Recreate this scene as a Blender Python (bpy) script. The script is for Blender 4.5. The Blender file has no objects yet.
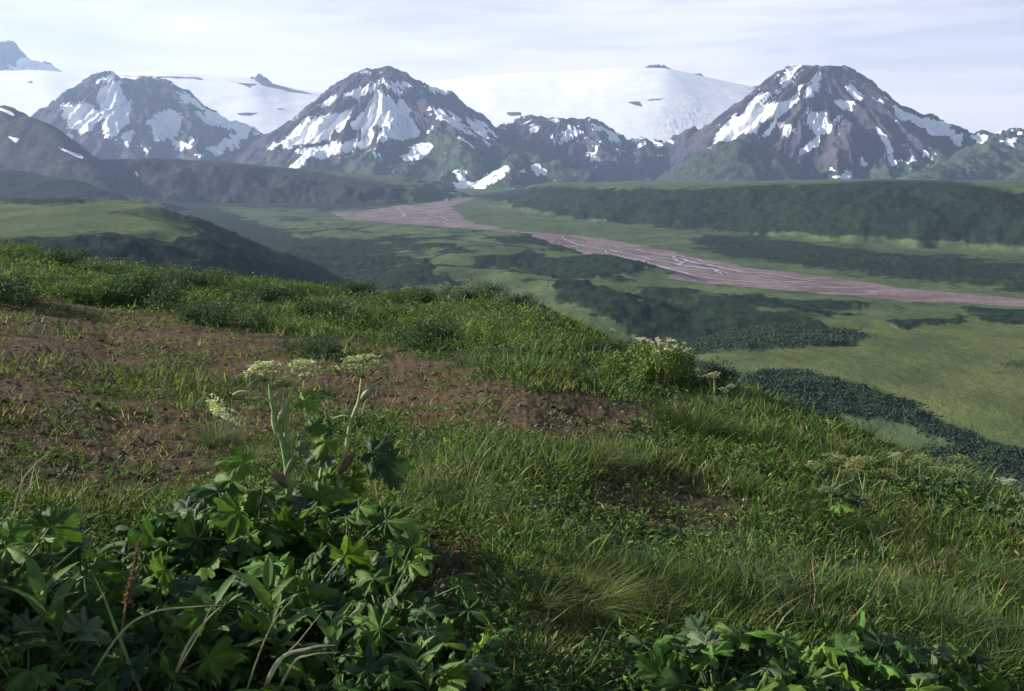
import bpy, math, numpy as np
R = math.radians
sc = bpy.context.scene
COL = sc.collection
rng = np.random.default_rng(7)

# ------------------------------------------------------------------ camera maths
W, Hh, F = 1024, 691, 910.2
PITCH = math.atan(185.5 / F)
CP, SP = math.cos(PITCH), math.sin(PITCH)
def P(px, py, D):
    a = (px - 512) / F; b = (345.5 - py) / F
    dy = CP + b * SP; dz = -SP + b * CP
    return np.array([a / dy * D, D, dz / dy * D])
def project(v):
    x, y, z = v[..., 0], v[..., 1], v[..., 2]
    d = y * CP - z * SP
    d = np.where(d < 0.05, 0.05, d)
    return 512 + F * x / d, 345.5 - F * (y * SP + z * CP) / d

# ------------------------------------------------------------------ noise
def _h(ix, iy, s):
    n = (ix.astype(np.int64) * 374761393 + iy.astype(np.int64) * 668265263 + s * 974711) & 0xffffffff
    n = ((n ^ (n >> 13)) * 1274126177) & 0xffffffff
    n = n ^ (n >> 16)
    return (n & 0xffffff) / float(0xffffff)
def vnoise(x, y, s=0):
    x0 = np.floor(x); y0 = np.floor(y); fx = x - x0; fy = y - y0
    ux = fx * fx * fx * (fx * (fx * 6 - 15) + 10); uy = fy * fy * fy * (fy * (fy * 6 - 15) + 10)
    x0 = x0.astype(np.int64); y0 = y0.astype(np.int64)
    def g(ix, iy, dx, dy):
        a = _h(ix, iy, s) * 2 * math.pi
        return np.cos(a) * dx + np.sin(a) * dy
    a = g(x0, y0, fx, fy); b = g(x0 + 1, y0, fx - 1, fy)
    c = g(x0, y0 + 1, fx, fy - 1); d = g(x0 + 1, y0 + 1, fx - 1, fy - 1)
    return ((a * (1 - ux) + b * ux) * (1 - uy) + (c * (1 - ux) + d * ux) * uy) * 1.5
def fbm(x, y, o=5, s=0, gain=.5):
    t = 0; a = 1.; n = 0
    for i in range(o):
        t = t + a * vnoise(x, y, s + i * 17); n += a; a *= gain; x = x * 2.03 + 3.1; y = y * 2.03 - 1.7
    return t / n
def ridged(x, y, o=5, s=0):
    t = 0; a = 1.; n = 0
    for i in range(o):
        t = t + a * (1 - np.abs(vnoise(x, y, s + i * 13)) * 2); n += a; a *= .5; x = x * 2.1 + 5; y = y * 2.1 + 9
    return t / n
def sstep(a, b, x):
    t = np.clip((x - a) / (b - a), 0, 1); return t * t * (3 - 2 * t)

def sdpoly(x, y, poly):
    p = np.asarray(poly, float); n = len(p)
    d = np.full(x.shape, 1e30); ins = np.zeros(x.shape, bool)
    for i in range(n):
        ax, ay = p[i]; bx, by = p[(i + 1) % n]
        ex, ey = bx - ax, by - ay
        t = np.clip(((x - ax) * ex + (y - ay) * ey) / (ex * ex + ey * ey + 1e-9), 0, 1)
        dd = (x - ax - t * ex) ** 2 + (y - ay - t * ey) ** 2
        d = np.minimum(d, dd)
        c = ((ay > y) != (by > y)) & (x < (bx - ax) * (y - ay) / ((by - ay) if by != ay else 1e-9) + ax)
        ins ^= c
    d = np.sqrt(d)
    return np.where(ins, -d, d)

# ------------------------------------------------------------------ mesh helpers
def mk(name, V, Fc, mat, parent=None, smooth=False, col=None, attrs=None):
    me = bpy.data.meshes.new(name)
    V = np.ascontiguousarray(V, dtype=np.float32); Fc = np.ascontiguousarray(Fc, dtype=np.int32)
    k = Fc.shape[1]; n = Fc.shape[0]
    me.vertices.add(len(V)); me.vertices.foreach_set('co', V.ravel())
    me.loops.add(n * k); me.loops.foreach_set('vertex_index', Fc.ravel())
    me.polygons.add(n)
    me.polygons.foreach_set('loop_start', np.arange(0, n * k, k, dtype=np.int32))
    try: me.polygons.foreach_set('loop_total', np.full(n, k, dtype=np.int32))
    except Exception: pass
    me.polygons.foreach_set('use_smooth', np.full(n, smooth, dtype=bool))
    me.update(calc_edges=True)
    for nm, c in ([('col', col)] if col is not None else []) + list((attrs or {}).items()):
        a = me.color_attributes.new(nm, 'FLOAT_COLOR', 'POINT')
        cc = np.ones((len(V), 4), np.float32); cc[:, :3] = c
        a.data.foreach_set('color', cc.ravel())
    if mat: me.materials.append(mat)
    o = bpy.data.objects.new(name, me); COL.objects.link(o)
    if parent: o.parent = parent
    return o
def tag(o, label=None, cat=None, group=None, kind=None):
    if label: o['label'] = label
    if cat: o['category'] = cat
    if group: o['group'] = group
    if kind: o['kind'] = kind
    return o
def empty(name, loc, rz=0, s=1):
    o = bpy.data.objects.new(name, None); COL.objects.link(o)
    o.location = [float(c) for c in loc]; o.rotation_euler = (0, 0, rz); o.scale = (s, s, s); o.empty_display_size = .1
    return o
def copy_tree(o, parent=None):
    c = o.copy(); COL.objects.link(c); c.parent = parent
    for ch in list(o.children): copy_tree(ch, c)
    return c

class Acc:
    """collects triangles"""
    def __init__(s): s.V = []; s.F = []; s.C = []; s.n = 0
    def add(s, V, Fc, C):
        V = np.asarray(V, float); s.V.append(V); s.F.append(np.asarray(Fc, int) + s.n); s.n += len(V)
        C = np.asarray(C, float)
        s.C.append(np.broadcast_to(C, (len(V), 3)) if C.ndim == 1 else C)
    def build(s, name, mat, parent=None, smooth=False):
        return mk(name, np.vstack(s.V), np.vstack(s.F), mat, parent, smooth, np.vstack(s.C))

# ------------------------------------------------------------------ materials
def newmat(name):
    m = bpy.data.materials.new(name); m.use_nodes = True
    nt = m.node_tree; nt.nodes.clear()
    return m, nt, nt.nodes, nt.links
class NB:
    def __init__(s, nt): s.nt = nt; s.N = nt.nodes; s.L = nt.links
    def n(s, t, **kw):
        x = s.N.new(t)
        for k, v in kw.items(): setattr(x, k, v)
        return x
    def setin(s, node, idx, v):
        if hasattr(v, 'is_output') or isinstance(v, bpy.types.NodeSocket): s.L.new(v, node.inputs[idx])
        else: node.inputs[idx].default_value = v
    def noise(s, co, scale, detail=6, rough=.6, dist=0):
        x = s.n('ShaderNodeTexNoise'); s.L.new(co, x.inputs['Vector'])
        x.inputs['Scale'].default_value = scale; x.inputs['Detail'].default_value = detail
        x.inputs['Roughness'].default_value = rough; x.inputs['Distortion'].default_value = dist
        return x.outputs['Fac']
    def math(s, op, a, b=0., c=None, clamp=False):
        x = s.n('ShaderNodeMath', operation=op); x.use_clamp = clamp
        s.setin(x, 0, a); s.setin(x, 1, b)
        if c is not None: s.setin(x, 2, c)
        return x.outputs[0]
    def ss(s, v, a, b):
        x = s.n('ShaderNodeMapRange', interpolation_type='SMOOTHSTEP')
        s.setin(x, 0, v); s.setin(x, 1, a); s.setin(x, 2, b); x.inputs[3].default_value = 0; x.inputs[4].default_value = 1
        return x.outputs[0]
    def mix(s, f, a, b, bt='MIX'):
        x = s.n('ShaderNodeMix', data_type='RGBA', blend_type=bt)
        s.setin(x, 0, f)
        for i, v in ((6, a), (7, b)):
            if isinstance(v, tuple) and len(v) == 3: v = (*v, 1)
            s.setin(x, i, v)
        return x.outputs[2]
    def attr(s, name):
        x = s.n('ShaderNodeAttribute', attribute_name=name)
        sp = s.n('ShaderNodeSeparateColor'); s.L.new(x.outputs['Color'], sp.inputs[0])
        return x.outputs['Color'], sp.outputs
    def pos(s): return s.n('ShaderNodeNewGeometry').outputs['Position']
    def objco(s): return s.n('ShaderNodeTexCoord').outputs['Object']
    def bump(s, h, strength, dist):
        x = s.n('ShaderNodeBump'); s.L.new(h, x.inputs['Height'])
        x.inputs['Strength'].default_value = strength; x.inputs['Distance'].default_value = dist
        return x.outputs[0]
    def principled(s, col, rough=.9, normal=None, spec=.2):
        x = s.n('ShaderNodeBsdfPrincipled'); s.setin(x, 'Base Color', col if not isinstance(col, tuple) else (*col, 1))
        x.inputs['Roughness'].default_value = rough; x.inputs['Specular IOR Level'].default_value = spec
        if normal: s.L.new(normal, x.inputs['Normal'])
        return x.outputs[0]
    def out(s, sh):
        o = s.n('ShaderNodeOutputMaterial'); s.L.new(sh, o.inputs[0])

def mat_leaf(name, rough=.5, trans=.35, spec=.35, gain=1.0):
    m, nt, N, L = newmat(name); b = NB(nt)
    c, _ = b.attr('col')
    nz = b.noise(b.pos(), 22, 3, .6)
    c2 = b.mix(b.ss(nz, .3, .7), b.mix(1., c, (.72 * gain, .76 * gain, .72 * gain), 'MULTIPLY'), b.mix(1., c, (1.2 * gain, 1.2 * gain, 1.1 * gain), 'MULTIPLY'))
    p = b.principled(c2, rough, None, spec)
    t = b.n('ShaderNodeBsdfTranslucent'); L.new(b.mix(1., c2, (1.25, 1.35, .7), 'MULTIPLY'), t.inputs[0])
    mx = b.n('ShaderNodeMixShader'); mx.inputs[0].default_value = trans
    L.new(p, mx.inputs[1]); L.new(t.outputs[0], mx.inputs[2]); b.out(mx.outputs[0])
    return m
M_leaf = mat_leaf('broad_leaf', .6, .25, .18)
M_grass = mat_leaf('grass_blade', .6, .35, .18)
M_herb = mat_leaf('herb_leaf', .7, .3, .1)
M_shrub = mat_leaf('shrub_leaf', .6, .25, .25)
M_flower = mat_leaf('petal', .7, .3, .2)
M_stem = mat_leaf('stalk', .5, .1, .3)

def mat_mountain():
    m, nt, N, L = newmat('mountain_rock'); b = NB(nt); pos = b.pos()
    _, ch = b.attr('mask'); snow, green, tone = ch[0], ch[1], ch[2]
    n1 = b.noise(pos, .004, 8, .65); n2 = b.noise(pos, .02, 8, .7); n3 = b.noise(pos, .0012, 5, .6)
    rock = b.mix(b.ss(n1, .35, .65), (.022, .021, .030), (.078, .070, .086))
    rock = b.mix(b.math('MULTIPLY', b.ss(n2, .45, .7), .5), rock, (.125, .11, .12))
    rock = b.mix(b.math('MULTIPLY', b.ss(n3, .5, .65), .5), rock, (.085, .066, .068))
    gr = b.mix(b.ss(n2, .35, .65), (.022, .042, .026), (.065, .092, .048))
    gm = b.ss(b.math('ADD', green, b.math('MULTIPLY', b.math('SUBTRACT', n1, .5), .9)), .4, .62)
    base = b.mix(gm, rock, gr)
    n4 = b.noise(pos, .009, 7, .7, .4)
    sp_ = b.math('MULTIPLY', tone, b.ss(n4, .57, .68))
    sm = b.ss(b.math('ADD', b.math('MAXIMUM', snow, sp_), b.math('ADD', b.math('MULTIPLY', b.math('SUBTRACT', n2, .5), .5), b.math('MULTIPLY', b.math('SUBTRACT', n4, .5), .9))), .47, .53)
    base = b.mix(sm, base, (.82, .83, .84))
    h = b.math('ADD', b.math('MULTIPLY', n1, 60.), b.math('MULTIPLY', n2, 18.))
    nb = b.bump(h, .9, 1.)
    nb2 = b.n('ShaderNodeMix', data_type='VECTOR'); L.new(sm, nb2.inputs[0]); L.new(nb, nb2.inputs[4])
    L.new(b.n('ShaderNodeNewGeometry').outputs['Normal'], nb2.inputs[5])
    b.out(b.principled(base, .9, nb2.outputs[1], .1)); return m
M_mtn = mat_mountain()
def mat_glacier():
    m, nt, N, L = newmat('glacier_snow'); b = NB(nt); pos = b.pos()
    _, ch = b.attr('mask'); rockm, ice = ch[0], ch[1]
    mp = b.n('ShaderNodeMapping'); L.new(pos, mp.inputs[0]); mp.inputs['Scale'].default_value = (1, 2.5, 6)
    n1 = b.noise(mp.outputs[0], .002, 6, .6); n2 = b.noise(pos, .012, 8, .7)
    base = b.mix(b.ss(n1, .3, .7), (.86, .86, .87), (.93, .92, .90))
    base = b.mix(b.math('MULTIPLY', b.math('MULTIPLY', ice, .6), b.ss(n2, .4, .6)), base, (.58, .64, .72))
    base = b.mix(b.ss(b.math('ADD', rockm, b.math('MULTIPLY', b.math('SUBTRACT', n2, .5), .7)), .45, .55), base, (.09, .08, .09))
    nb = b.bump(b.math('ADD', b.math('MULTIPLY', n1, 40.), b.math('MULTIPLY', b.math('MULTIPLY', n2, ice), 30.)), .3, 1.)
    b.out(b.principled(base, .8, nb, .1)); return m
M_gla = mat_glacier()
def mat_valley():
    m, nt, N, L = newmat('valley_vegetation'); b = NB(nt); pos = b.pos()
    _, ch = b.attr('mask'); shrub, bed, olive = ch[0], ch[1], ch[2]  # shrub: thickets, plus the shade of some slopes painted dark
    n1 = b.noise(pos, .012, 8, .65); n2 = b.noise(pos, .06, 6, .7); n3 = b.noise(pos, .003, 5, .6)
    g = b.mix(b.ss(n1, .35, .65), (.050, .076, .036), (.098, .132, .056))
    g = b.mix(b.math('MULTIPLY', b.ss(n2, .45, .7), .45), g, (.034, .055, .027))
    ol = b.mix(b.ss(n1, .35, .65), (.062, .088, .032), (.118, .136, .048))
    g = b.mix(olive, g, ol)
    n5 = b.noise(pos, .35, 5, .75); n6 = b.noise(pos, .03, 5, .7)
    g = b.mix(b.math('MULTIPLY', b.ss(n5, .5, .68), .55), g, (.030, .048, .022)); g = b.mix(b.math('MULTIPLY', b.ss(n6, .52, .66), .45), g, (.12, .105, .045))
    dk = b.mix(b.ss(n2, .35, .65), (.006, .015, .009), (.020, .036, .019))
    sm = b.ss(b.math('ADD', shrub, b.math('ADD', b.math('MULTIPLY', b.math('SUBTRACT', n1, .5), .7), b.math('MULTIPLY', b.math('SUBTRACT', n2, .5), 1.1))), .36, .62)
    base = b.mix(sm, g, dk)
    _, ch2 = b.attr('mask2')
    rkc = b.mix(b.ss(n2, .35, .65), (.018, .018, .022), (.065, .055, .055))
    base = b.mix(b.math('MULTIPLY', ch2[0], b.ss(n1, .36, .56)), base, rkc)
    base = b.mix(b.ss(ch2[1], .4, .55), base, (.8, .8, .82))
    bd = b.mix(b.ss(n1, .35, .65), (.125, .090, .088), (.22, .172, .17))
    mpb = b.n('ShaderNodeMapping'); L.new(pos, mpb.inputs[0]); mpb.inputs['Rotation'].default_value = (0, 0, R(35)); mpb.inputs['Scale'].default_value = (.010, .07, .02)
    nbd = b.noise(mpb.outputs[0], 1., 6, .65, .8)
    bd = b.mix(b.math('MULTIPLY', b.ss(nbd, .54, .62), .7), bd, (.33, .29, .31)); bd = b.mix(b.math('MULTIPLY', b.ss(nbd, .42, .34), .55), bd, (.085, .06, .058))
    bd = b.mix(b.math('MULTIPLY', b.ss(n3, .45, .6), .4), bd, (.16, .105, .098))
    bm = b.ss(b.math('ADD', bed, b.math('MULTIPLY', b.math('SUBTRACT', n1, .5), .5)), .46, .56)
    base = b.mix(bm, base, bd)
    h = b.math('ADD', b.math('MULTIPLY', n1, 6.), b.math('ADD', b.math('MULTIPLY', n2, 3.), b.math('MULTIPLY', n5, .8)))
    b.out(b.principled(base, .95, b.bump(h, .9, 1.), .05)); return m
M_val = mat_valley()
def mat_soil():
    m, nt, N, L = newmat('hill_soil'); b = NB(nt); pos = b.pos()
    _, ch = b.attr('mask'); veg = ch[0]
    n1 = b.noise(pos, 1.3, 8, .7); n2 = b.noise(pos, 9, 8, .75); n3 = b.noise(pos, 55, 5, .75)
    s = b.mix(b.ss(n2, .35, .65), (.046, .030, .017), (.165, .108, .062))
    s = b.mix(b.math('MULTIPLY', b.ss(n3, .5, .68), .6), s, (.22, .165, .115))
    s = b.mix(b.math('MULTIPLY', b.ss(n1, .5, .62), .55), s, (.15, .088, .050))
    g = b.mix(b.ss(n2, .35, .65), (.020, .030, .010), (.055, .070, .024))
    gm = b.ss(b.math('ADD', veg, b.math('ADD', b.math('MULTIPLY', b.math('SUBTRACT', n1, .5), 1.2), b.math('MULTIPLY', b.math('SUBTRACT', n2, .5), .9))), .45, .65)
    base = b.mix(gm, s, g)
    h = b.math('ADD', b.math('MULTIPLY', n2, .10), b.math('MULTIPLY', n3, .03))
    b.out(b.principled(base, .95, b.bump(h, .9, 1.), .1)); return m
M_soil = mat_soil()
def mat_plain(name, c, rough=.9, spec=.1):
    m, nt, N, L = newmat(name); b = NB(nt)
    nz = b.noise(b.objco(), 8, 5, .6)
    b.out(b.principled(b.mix(nz, tuple(x * .7 for x in c), tuple(x * 1.25 for x in c)), rough, None, spec)); return m
M_water = mat_plain('glacial_water', (.30, .29, .33), .35, .3)
M_clod = mat_plain('soil_clod', (.10, .058, .044))

# ------------------------------------------------------------------ the near hill
crest = np.array([(-400, 190, 95, .8), (-150, 215, 78, .7), (0, 233, 64, .65), (100, 253, 57, .65), (200, 263, 50, .65), (300, 272, 44, .6), (380, 283, 38, .5),
                  (430, 283, 34, .5), (480, 283, 30, .45), (530, 293, 26, .35), (580, 315, 22, .3), (620, 335, 19, .25), (690, 368, 15.5, .2),
                  (760, 392, 13, .2), (850, 430, 11, .2), (950, 475, 9.4, .2), (1020, 500, 8.6, .2), (1150, 545, 7.6, .2), (1400, 620, 6.5, .2)], float)
cv = np.array([P(a, c, d) for a, c, d, _ in crest])
c_az = np.arctan2(cv[:, 0], cv[:, 1]); c_r = np.hypot(cv[:, 0], cv[:, 1]); c_z = cv[:, 2] - crest[:, 3]
EYE = 1.62
AZT = np.radians(np.linspace(-180, 180, 721)); RT = np.geomspace(.2, 900, 700)
rc_ = np.interp(AZT, c_az, c_r); zc_ = np.interp(AZT, c_az, c_z)
m1 = (zc_ + EYE) / rc_
tt = RT[None, :] / rc_[:, None]
slope_ = m1[:, None] + (-.60 - m1[:, None]) * sstep(.93, 1.9, tt)
dr = np.diff(RT, prepend=0)
ZT = -EYE + np.cumsum(slope_ * dr[None, :], axis=1)
LRT = np.log(RT)
def nearh(x, y):
    az = np.arctan2(x, y); r = np.hypot(x, y); r = np.maximum(r, .2)
    u = (az - AZT[0]) / (AZT[1] - AZT[0]); v = (np.log(r) - LRT[0]) / (LRT[1] - LRT[0])
    u = np.clip(u, 0, len(AZT) - 1.001); v = np.clip(v, 0, len(RT) - 1.001)
    i = u.astype(int); j = v.astype(int); fu = u - i; fv = v - j
    z = (ZT[i, j] * (1 - fu) + ZT[i + 1, j] * fu) * (1 - fv) + (ZT[i, j + 1] * (1 - fu) + ZT[i + 1, j + 1] * fu) * fv
    amp = .035 + .10 * sstep(5, 30, r) + 1.5 * sstep(80, 250, r)
    sc_ = np.where(r < 80, 1., 1.)
    z = z + amp * fbm(x / 2.6, y / 2.6, 3, 5) * 1.3 + .3 * sstep(10, 30, r) * fbm(x / 9, y / 9, 3, 9)
    return z
def clods(x, y):
    r = np.hypot(x, y)
    return (.028 * fbm(x * 3.1, y * 3.1, 4, 31) + .022 * ridged(x * 7, y * 7, 3, 41)) * (1 - sstep(40, 80, r))

# ------------------------------------------------------------------ valley
ZV = -180.
def seg_dist(x, y, a, b):
    ex, ey = b[0] - a[0], b[1] - a[1]
    t = np.clip(((x - a[0]) * ex + (y - a[1]) * ey) / (ex * ex + ey * ey + 1e-9), 0, 1)
    return np.sqrt((x - a[0] - t * ex) ** 2 + (y - a[1] - t * ey) ** 2), t
def ridge_h(x, y, pts, slope, rnd=60.):
    w = [P(*p) for p in pts]; h = np.full(x.shape, -1e9)
    for a, b in zip(w[:-1], w[1:]):
        d, t = seg_dist(x, y, a, b)
        h = np.maximum(h, a[2] + (b[2] - a[2]) * t - slope * (np.sqrt(d * d + rnd * rnd) - rnd))
    return h
def mesa_h(x, y, pts, slope, rnd=30., wob=30., seed=0, dips=0.):
    w = np.array([P(*p) for p in pts]); ok = (x > w[:, 0].min() - 700) & (x < w[:, 0].max() + 700) & (y > w[:, 1].min() - 700) & (y < w[:, 1].max() + 700)
    out = np.full(x.shape, -1e9)
    if ok.any(): out[ok] = mesa_h_(x[ok], y[ok], pts, slope, rnd, wob, seed, dips)
    return out
def mesa_h_(x, y, pts, slope, rnd, wob, seed, dips):
    w = np.array([P(*p) for p in pts])
    wx = x + wob * fbm(x / 260, y / 260, 4, seed); wy = y + wob * fbm(x / 260, y / 260, 4, seed + 3)
    sd = sdpoly(wx, wy, w[:, :2])
    num = 0; den = 0
    for p in w:
        k = 1 / (((x - p[0]) ** 2 + (y - p[1]) ** 2) / 1e4 + 4) ** 1.5
        num = num + k * p[2]; den = den + k
    top = num / den
    o = np.maximum(sd, -rnd) + rnd
    fall = slope * (np.sqrt(o * o + rnd * rnd) - rnd)
    g = dips * ridged(x / 150, y / 150, 4, seed + 8) * sstep(0, 60, sd)
    return top - fall + g
LPLAT = [(-350, 215, 1800), (-350, 250, 700), (40, 246, 800), (120, 243, 830), (172, 240, 870), (196, 226, 1000), (188, 204, 1300), (150, 197, 1450), (0, 199, 1650)]
RTERR = [(545, 190, 3600), (620, 187, 3050), (700, 186, 2800), (800, 187, 2500), (860, 182, 2350), (900, 180, 2250), (960, 184, 2150), (1020, 194, 2080), (1250, 200, 2050), (1500, 178, 5600), (1000, 179, 5700), (700, 180, 5800), (545, 183, 5800)]
LMOR = [(20, 170, 4200), (95, 158, 4400), (150, 156, 4350), (200, 159, 4350), (240, 165, 4300), (290, 175, 4250), (345, 180, 4150), (385, 184, 4100), (405, 189, 4150), (430, 186, 5600), (250, 172, 5900), (0, 160, 5900)]
NMEAD = [(690, 352, 690), (760, 330, 840), (850, 318, 960), (1020, 316, 1000), (1300, 320, 1000), (1300, 440, 520), (1020, 425, 560), (900, 398, 610), (800, 374, 650), (700, 366, 670)]
def valley(x, y):
    r = np.hypot(x, y)
    z = ZV + 3.5 * fbm(x / 420, y / 420, 4, 61) + 1.2 * fbm(x / 70, y / 70, 3, 71)
    px, py = project(np.stack([x, y, np.full(x.shape, ZV)], -1))
    hum = sstep(0, 20, sdpoly(px, py, RIV1)) * sstep(0, 12, sdpoly(px, py, RIV2))
    roll = 16 * (ridged(x / 330 + .3, y / 210, 3, 81) - .35) * sstep(480, 800, r) * (1 - sstep(1500, 2600, r)) * (1 - sstep(600, 700, px) * (1 - sstep(230, 330, py) * (1 - sstep(345, 370, py))))
    z = z + np.clip(roll, -3, 30) * hum
    for pts, s, rnd, wob, sd_, dp in ((LPLAT, .55, 60, 70, 91, 8), (RTERR, .40, 40, 110, 101, 14), (LMOR, .42, 60, 150, 111, 26), (NMEAD, .3, 20, 30, 121, 1)):
        z = np.maximum(z, mesa_h(x, y, pts, s, rnd, wob, sd_, dp))
    fl = ridge_h(x + 90 * fbm(x / 500, y / 500, 4, 5), y + 90 * fbm(x / 500, y / 500, 4, 6), [(-400, 20, 5600), (-150, 72, 5000), (0, 106, 4700), (34, 118, 4500), (58, 134, 4350), (78, 156, 4100), (96, 176, 3900), (125, 196, 3700)], .85, 30)
    fl = fl + 35 * (ridged(x / 400, y / 400, 5, 131) - .5)
    fl2 = ridge_h(x, y, [(-300, 140, 3600), (0, 168, 3300), (60, 180, 3250), (120, 194, 3300)], .35, 60) + 15 * (ridged(x / 250, y / 250, 4, 137) - .5)
    z = np.maximum(z, np.maximum(fl, fl2))
    for pts, up, sl in (([(575, 291), (640, 303), (710, 316), (790, 336), (830, 344)], 24, .26), ([(630, 286), (700, 294), (780, 303), (850, 313)], 15, .22), ([(470, 262), (540, 262), (600, 268), (640, 280)], 20, .25),
                        ([(430, 284), (500, 288), (560, 300), (620, 324)], 26, .25), ([(330, 236), (420, 243), (480, 254)], 16, .15), ([(770, 322), (860, 318), (960, 330)], 10, .12), ([(300, 222), (400, 230), (520, 240)], 14, .12)):
        q = []
        for a, c in pts:
            p = P(a, c, 1.); p = p * (ZV / p[2]); q.append((p[0], p[1]))
        h = np.full(x.shape, -1e9); wx = x + 26 * fbm(x / 120, y / 120, 4, 151); wy = y + 26 * fbm(x / 120, y / 120, 4, 152)
        for a, b in zip(q[:-1], q[1:]):
            d, t = seg_dist(wx, wy, a, b); h = np.maximum(h, ZV + up - sl * (np.sqrt(d * d + 900) - 30))
        z = np.where(h > z, h, z)
    return z
RIV1 = [(515, 231), (560, 234), (600, 238), (650, 247), (700, 258), (740, 266), (800, 273), (850, 280), (900, 288), (1020, 298), (1300, 322), (1300, 334), (1020, 306), (900, 301), (830, 294), (760, 288), (700, 284), (650, 274), (600, 258), (560, 246)]
RIV2 = [(328, 212), (365, 211), (395, 206), (430, 203), (462, 196), (476, 198), (450, 206), (462, 216), (475, 224), (520, 231), (515, 234), (470, 229), (430, 227), (395, 223), (350, 221)]

AZG = np.radians(np.unique(np.concatenate([np.arange(-180, -38, 2.), np.arange(-38, 38, .085), np.arange(38, 180.01, 2.)])))
def polar(rads, azs, hf):
    A, Rr = np.meshgrid(azs, rads)
    x = Rr * np.sin(A); y = Rr * np.cos(A); z = hf(x, y)
    V = np.stack([x, y, z], -1).reshape(-1, 3)
    n, m = A.shape; i = np.arange(n - 1)[:, None] * m + np.arange(m - 1)[None, :]
    Fc = np.stack([i, i + 1, i + m + 1, i + m], -1).reshape(-1, 4)[:, ::-1]
    return V, Fc
def H(x, y): return np.maximum(nearh(x, y), valley(x, y))

# vegetation on the near hill : 1 lush, 0 bare
BARE = [([(-20, 285), (60, 292), (150, 300), (230, 322), (300, 345), (420, 352), (470, 375), (600, 400), (640, 425), (560, 440), (430, 430), (330, 420), (250, 450), (215, 500), (150, 525), (60, 515), (-20, 495), (-60, 400)], 14, .95),
        ([(560, 395), (700, 405), (690, 425), (600, 438), (480, 430)], 10, .5),
        ([(385, 545), (440, 530), (490, 545), (485, 590), (440, 605), (395, 585)], 12, 1.),
        ([(590, 480), (660, 478), (735, 500), (740, 530), (690, 535), (640, 520), (590, 510)], 12, .95),
        ([(520, 605), (590, 600), (630, 640), (600, 670), (540, 660)], 12, .9),
        ([(760, 560), (850, 555), (900, 570), (850, 590), (770, 582)], 10, .7),
        ([(120, 345), (330, 380), (330, 420), (100, 420)], 10, -.35)]
def vegmask(px, py, x, y):
    v = np.ones(px.shape)
    wpx = px + 44 * fbm(x * .8, y * .8, 5, 201); wpy = py + 22 * fbm(x * .8, y * .8, 5, 207)
    for poly, fe, a in BARE:
        v = v - a * .9 * sstep(fe * 1.5, -fe * 1.5, sdpoly(wpx, wpy, poly))
    return np.clip(v + .55 * fbm(x * 1.1, y * 1.1, 5, 213), 0, 1)

def build_near():
    rads = np.geomspace(.35, 150, 460)
    def hf(x, y): return nearh(x, y) + clods(x, y)
    V, Fc = polar(rads, AZG, hf)
    V[-len(AZG):, 2] = H(V[-len(AZG):, 0], V[-len(AZG):, 1])
    px, py = project(V)
    v = vegmask(px, py, V[:, 0], V[:, 1])
    o = mk('ground', V, Fc, M_soil, smooth=True, attrs={'mask': np.stack([v, v * 0, v * 0], -1)})
    tag(o, kind='structure')

DARK = [([(165, 206), (190, 199), (230, 213), (280, 231), (330, 249), (385, 274), (400, 290), (250, 285), (-40, 260), (-40, 243), (40, 241), (100, 235), (175, 241), (200, 232), (180, 215)], 5, 1.),  # left knoll: dark thickets, with the flank's own shade painted in
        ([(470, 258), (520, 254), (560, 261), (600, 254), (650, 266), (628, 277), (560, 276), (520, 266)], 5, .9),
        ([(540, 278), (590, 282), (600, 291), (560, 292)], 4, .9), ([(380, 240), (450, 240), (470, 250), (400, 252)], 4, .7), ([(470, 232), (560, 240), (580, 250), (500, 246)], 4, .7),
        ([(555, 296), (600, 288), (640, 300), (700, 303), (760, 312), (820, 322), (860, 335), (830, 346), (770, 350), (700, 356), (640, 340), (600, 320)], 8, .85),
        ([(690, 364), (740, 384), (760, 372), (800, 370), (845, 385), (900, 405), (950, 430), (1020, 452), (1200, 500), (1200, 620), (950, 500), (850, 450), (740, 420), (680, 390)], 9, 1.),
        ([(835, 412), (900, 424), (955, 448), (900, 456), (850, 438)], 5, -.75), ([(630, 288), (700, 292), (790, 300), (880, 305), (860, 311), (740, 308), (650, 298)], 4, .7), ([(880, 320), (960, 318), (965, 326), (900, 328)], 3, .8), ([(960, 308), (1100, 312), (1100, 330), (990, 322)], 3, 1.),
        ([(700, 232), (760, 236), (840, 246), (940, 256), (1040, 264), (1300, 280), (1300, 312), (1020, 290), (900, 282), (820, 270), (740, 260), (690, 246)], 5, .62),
        ([(470, 196), (500, 202), (560, 215), (620, 223), (700, 229), (760, 232), (860, 237), (940, 241), (1020, 245), (1300, 262), (1300, 200), (1020, 193), (960, 183), (900, 178), (840, 184), (700, 189), (620, 190), (545, 186)], 3, .92),  # far terrace: shade on its face painted into the mask
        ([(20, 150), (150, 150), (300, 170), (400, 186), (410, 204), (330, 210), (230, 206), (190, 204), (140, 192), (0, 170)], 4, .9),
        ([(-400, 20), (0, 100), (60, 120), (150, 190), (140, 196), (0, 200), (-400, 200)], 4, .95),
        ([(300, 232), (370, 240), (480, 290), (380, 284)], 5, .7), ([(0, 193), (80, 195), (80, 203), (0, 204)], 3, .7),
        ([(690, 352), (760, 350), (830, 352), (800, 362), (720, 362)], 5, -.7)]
OLIVE = [([(690, 352), (760, 338), (850, 318), (1100, 312), (1200, 450), (1020, 452), (900, 405), (800, 370), (700, 366)], 10, 1.), ([(-300, 190), (150, 190), (210, 215), (190, 240), (-300, 250)], 8, .45),
         ([(560, 296), (700, 300), (820, 310), (800, 350), (600, 330)], 10, .4)]
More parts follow.
